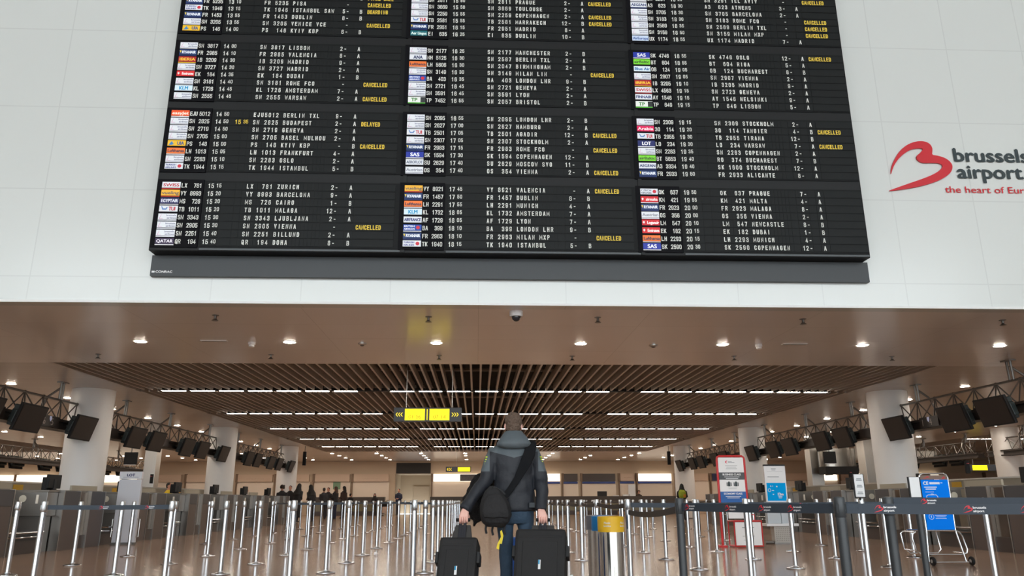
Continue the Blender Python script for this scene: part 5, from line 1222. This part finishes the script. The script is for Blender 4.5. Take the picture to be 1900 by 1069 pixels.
# ------------------------------------------------------------------ everybody else
def person(label, x, y, rz, H, coat, legc, hairc, style='short', coat_z=.50, arms='down', voxel=.02, sit=0, wide=1.0, stride=0.0, lean=0.0, z=0, skin=None):
    t = thing('person', label, 'person', (x, y, z), rz); k = H / 1.75; sk = skin or SKIN
    S = Matrix.Scale(k, 3); S2 = Matrix.Rotation(lean, 3, 'X')
    def tf(mb, only_up=True):
        out = []
        for v in mb.v:
            v = Vector(v)
            if lean and v.z > .95: p = Vector((0, 0, .95)); v = p + S2 @ (v - p)
            out.append(tuple(S @ v))
        mb.v = out; return mb
    leg = []
    for s_ in (-1, 1):
        o = s_ * stride
        leg.append([(s_ * .085, 0, .92), (s_ * .09, o * .4 + .02, .50), (s_ * .09, o, .07)])
    if arms == 'down': arm = [[(s_ * .17, 0, 1.40), (s_ * .24, -.03, 1.13), (s_ * .24, .06, .88)] for s_ in (-1, 1)]
    elif arms == 'front': arm = [[(s_ * .17, 0, 1.40), (s_ * .23, -.02, 1.14), (s_ * .08, .24, 1.10)] for s_ in (-1, 1)]
    else: arm = [[(-.17, 0, 1.40), (-.23, -.02, 1.13), (-.22, .08, .88)], [(.17, 0, 1.40), (.25, .12, 1.18), (.20, .38, 1.10)]]
    b = MB()
    b.ball((0, .01, 1.645), (.075, .092, .108), 14, 10); b.ball((0, .05, 1.585), (.052, .055, .06)); b.ball((0, .105, 1.625), (.012, .022, .02))
    for s_ in (-1, 1): b.ball((s_ * .077, 0, 1.63), (.012, .02, .03), 8, 6)
    limb(b, [(0, 0, 1.60), (0, -.01, 1.44)], [.052, .058], 10)
    b.loft([((0, 0, .86), .14, .09), ((0, 0, 1.1), .135, .09), ((0, 0, 1.36), .165, .09), ((0, 0, 1.45), .09, .06)], 14)
    for pts in leg: limb(b, pts, [.075, .05, .036], 10)
    for pts in arm:
        limb(b, pts, [.042, .036, .026], 8); e = Vector(pts[2]); d = (e - Vector(pts[1])).normalized()
        b.ball(e + d * .05, (.032, .03, .045), 8, 6, None)
        for q in range(4): b.tube([e + d * .07 + Vector(((q - 1.5) * .016, 0, 0)), e + d * .12 + Vector(((q - 1.5) * .017, .01, -.01))], .009, 5)
    mobj('body', union(tf(b), voxel * .8, 2, 'body'), sk, t)
    j = MB(); W_ = wide
    j.loft([((0, 0, 1.75 * coat_z), .185 * W_, .14 * W_), ((0, 0, 1.0), .18 * W_, .135), ((0, 0, 1.15), .17 * W_, .125), ((0, 0, 1.36), .20 * W_, .125), ((0, 0, 1.43), .15, .10), ((0, 0, 1.50), .072, .07)], 16, 2.2)
    for pts in arm: limb(j, pts, [.070 * W_, .058, .048], 10)
    co = mobj('coat', union(tf(j), voxel, 3, 'coat', .006, 8), coat, t)
    g = MB(); g.loft([((0, 0, .98), .15, .11), ((0, 0, .84), .16, .115), ((0, 0, .80), .13, .09)], 14)
    for pts in leg: limb(g, pts, [.09, .066, .055], 10)
    mobj('trousers', union(tf(g), voxel, 2, 'trousers'), legc, t)
    for pts in leg:
        f = Vector(pts[2]); m_ = MB(); m_.ball((f.x, f.y, .045), (.045, .06, .045), 10, 6); m_.ball((f.x, f.y + .09, .035), (.042, .08, .034), 10, 6); mobj('shoe', union(tf(m_), .015, 2, 'shoe'), M_BLACKM, t)
    m_ = MB()
    if style == 'short': m_.ball((0, -.012, 1.668), (.083, .095, .095), 14, 10); m_.ball((0, -.035, 1.61), (.07, .06, .07))
    elif style == 'long': m_.ball((0, -.012, 1.665), (.09, .10, .10), 14, 10); m_.loft([((0, -.03, 1.70), .085, .085), ((0, -.05, 1.58), .105, .075), ((0, -.075, 1.46), .115, .06), ((0, -.08, 1.36), .09, .04)], 12)
    elif style == 'bun': m_.ball((0, -.012, 1.668), (.083, .095, .095), 14, 10); m_.ball((0, -.12, 1.70), (.05, .05, .05))
    elif style == 'curly':
        for i in range(16): a = i * 2.4; m_.ball((.075 * math.cos(a), -.03 + .07 * math.sin(a), 1.62 + .008 * i), .05, 8, 6)
    elif style == 'scarf': m_.ball((0, -.015, 1.655), (.10, .108, .125), 14, 10); m_.loft([((0, -.03, 1.66), .10, .095), ((0, -.02, 1.52), .13, .12), ((0, -.02, 1.40), .19, .14), ((0, -.02, 1.22), .21, .15)], 14)
    mobj('headscarf' if style == 'scarf' else 'hair', union(tf(m_), voxel * .8, 2, 'hair', .006, 30), hairc, t)
    return t
CB = mat('black_coat', srgb(26, 24, 26), .8, bump=.2, bump_scale=20); CG = mat('charcoal_coat', srgb(48, 46, 48), .8); CN = mat('navy_coat', srgb(34, 40, 62), .8); CDB = mat('dark_brown_coat', srgb(58, 44, 38), .8)
CS = mat('dark_suit', srgb(36, 34, 38), .7); CY = mat('yellow_vest', srgb(225, 190, 40), .7); CW = mat('pale_shirt', srgb(205, 205, 210), .7)
HB = mat('black_hair', srgb(22, 19, 18), .7); HBR = mat('brown_hair', srgb(70, 48, 36), .7); HD = mat('dark_hair', srgb(36, 28, 24), .7); HG = mat('grey_hair', srgb(110, 100, 92), .7)
# black coat draped over his left side, hanging down past the bag
dc = thing('draped_coat', 'shaggy black coat carried at the man\'s left side, hanging below the bag', 'coat', (MX - .36, MYY + .22, .86))
m_ = MB(); m_.loft([((.13, 0, .44), .05, .06), ((.09, 0, .38), .10, .08), ((.05, 0, .28), .13, .09), ((.02, 0, .16), .15, .10), ((.03, 0, .06), .14, .10), ((.06, 0, .0), .12, .09), ((.08, 0, -.04), .09, .08)], 16, 2.4)
for i in range(7): m_.tube([(-.03 + i * .035, .02 * (i % 2), .02), (-.05 + i * .035, 0, -.04 - .03 * ((i * 5) % 3))], [.03, .012], 8)
mobj('coat_body', union(m_, .012, 2, 'coat_body', .02, 16), mat('shaggy_black_wool', srgb(16, 14, 15), .95, bump=1.0, bump_scale=60), dc)
MB().tube([(.10, .03, .40), (.18, -.02, .48), (.24, -.05, .54)], .022, 8).obj('hanging_loop', M_BLACKM, dc)
bc = thing('blue_suitcase', 'blue suitcase standing ahead of the man, seen between his legs', 'suitcase', (.42, 8.7, 0))
MB().box((-.10, -.12, .06), (.13, .12, .62)).obj('shell', mat('bright_blue_shell', srgb(20, 70, 140), .4), bc, 0, bevel=.03)
MB().tube([(-.06, .08, .62), (-.06, .08, .80), (.09, .08, .80), (.09, .08, .62)], .01, 8).obj('handle', M_DSTEEL, bc)
for s_ in (-.07, .10): w_ = MB().lathe([(.035, -.015), (.035, .015)], n=14).obj('wheel', M_BLACK, bc); w_.rotation_euler = (0, PI / 2, 0); w_.location = (s_, 0, .035)
PP = [('person with curly dark hair and long black coat standing at the far left desks', -9.64, 39.5, .3, 1.78, CB, CB, HD, 'curly', .48, 'front'),
 ('person in a long black robe and headscarf bending beside the curly haired person', -9.10, 40.4, -.4, 1.88, CB, CB, HB, 'scarf', .12, 'front'),
 ('bearded person in glasses facing the camera behind the black robed person', -9.97, 42.6, PI, 1.82, CB, CB, HD, 'short', .5, 'down'),
 ('person in black robe and shawl leaning towards the desk, right of the tall robed person', -8.50, 41.2, .9, 1.84, CB, CB, HB, 'scarf', .15, 'front'),
 ('man in a dark suit seen from behind, left of the facing man in the group', -8.83, 46.0, .2, 1.76, CS, CS, HD, 'short', .48, 'front'),
 ('man in a dark suit and white shirt facing the camera in the group', -9.05, 48.5, PI - .2, 1.82, CS, CS, HB, 'short', .48, 'down'),
 ('woman with brown hair in a black coat turned to the left in the group', -8.27, 46.6, 1.2, 1.84, CB, CN, HBR, 'long', .46, 'front'),
 ('woman with long black hair and brown jacket at the right end of the group', -8.12, 48.6, 1.0, 1.90, CDB, CB, HB, 'long', .5, 'front'),
 ('short person in dark coat beside the woman with long black hair', -7.72, 48.7, -.6, 1.46, CB, CB, HB, 'short', .48, 'down'),
 ('person in a black headscarf sitting low by the beige shutter with a trolley', -7.16, 55.8, PI + .1, 1.52, CB, CB, HB, 'scarf', .4, 'front'),
 ('man in a dark coat standing with folded hands beside the passage', -5.64, 57.3, PI - .3, 1.86, CN, CS, HD, 'short', .46, 'front'),
 ('woman with dark hair tied back and white collar behind the second left column', -11.54, 40.0, -1.2, 1.66, CW, CS, HD, 'bun', .5, 'front'),
 ('woman with long dark hair sitting behind the desks left of the group', -10.93, 41.5, PI, 1.62, CB, CS, HD, 'long', .5, 'front'),
 ('desk agent in a yellow vest behind the left check-in desks', -10.95, 28.5, -PI / 2, 1.66, CY, CS, HB, 'short', .5, 'down'),
 ('stooping person in black with a yellow green backpack at the far right desks', 10.4, 39.6, -.3, 1.80, CB, CB, HB, 'scarf', .35, 'front'),
 ('small brown haired person behind the far right counter', 12.33, 59.6, PI, 1.72, CDB, CS, HBR, 'curly', .5, 'front')]
for i, a in enumerate(PP): person(*a, voxel=.022, wide=1.18 if 'robe' in a[0] or 'coat' in a[0] else 1.06, lean=-.22 if ('bending' in a[0] or 'stoop' in a[0] or 'leaning' in a[0]) else 0)
bp = thing('backpack', 'yellow green backpack on the stooping person at the far right desks', 'backpack', (10.35, 39.37, 1.30))
m_ = MB(); m_.loft([((0, 0, -.20), .14, .07), ((0, -.03, -.1), .19, .11), ((0, -.03, .08), .19, .11), ((0, 0, .2), .12, .06)], 16, 2.6); mobj('pack', union(m_, .015, 2, 'pack', .012, 12), mat('lime_pack', srgb(150, 165, 40), .7), bp)
MB().box((.03, -.15, -.16), (.15, -.10, -.02)).obj('pocket', mat('orange_pocket', srgb(190, 120, 40), .7), bp, 0, bevel=.01)
tr_ = thing('luggage_trolley', 'loaded luggage trolley beside the seated person near the passage', 'trolley', (-6.3, 56.2, 0))
MB().tube([(-.4, 0, .12), (.4, 0, .12), (.4, 0, 1.0), (.4, .3, 1.05), (.4, .5, .12), (-.4, .5, .12)], .02, 8, closed=True).obj('frame', M_STEEL, tr_)
MB().box((-.35, .02, .2), (.36, .45, .62)).obj('pale_board', mat('pale_pink_board', srgb(190, 165, 150), .5), tr_, 0); 
for s_ in (-.3, .3): w_ = MB().lathe([(.06, -.02), (.06, .02)], n=14).obj('wheel', M_BLACK, tr_); w_.rotation_euler = (0, PI / 2, 0); w_.location = (s_, .1, .06)
bg_ = thing('duffel_bag', 'dark duffel bag lying on the luggage trolley by the passage', 'bag', (-6.3, 56.4, .62)); m_ = MB(); m_.loft([((-.45, 0, .17), .12, .12, (0, 1, 0), (0, 0, 1)), ((-.35, 0, .18), .18, .17, (0, 1, 0), (0, 0, 1)), ((.3, 0, .18), .18, .17, (0, 1, 0), (0, 0, 1)), ((.42, 0, .17), .12, .12, (0, 1, 0), (0, 0, 1))], 16)
mobj('bag_body', union(m_, .02, 2, 'bag_body', .01, 9), CB, bg_); MB().tube([(-.15, 0, .33), (-.1, 0, .45), (.1, 0, .45), (.15, 0, .33)], .012, 6).obj('handle', M_BLACKM, bg_)
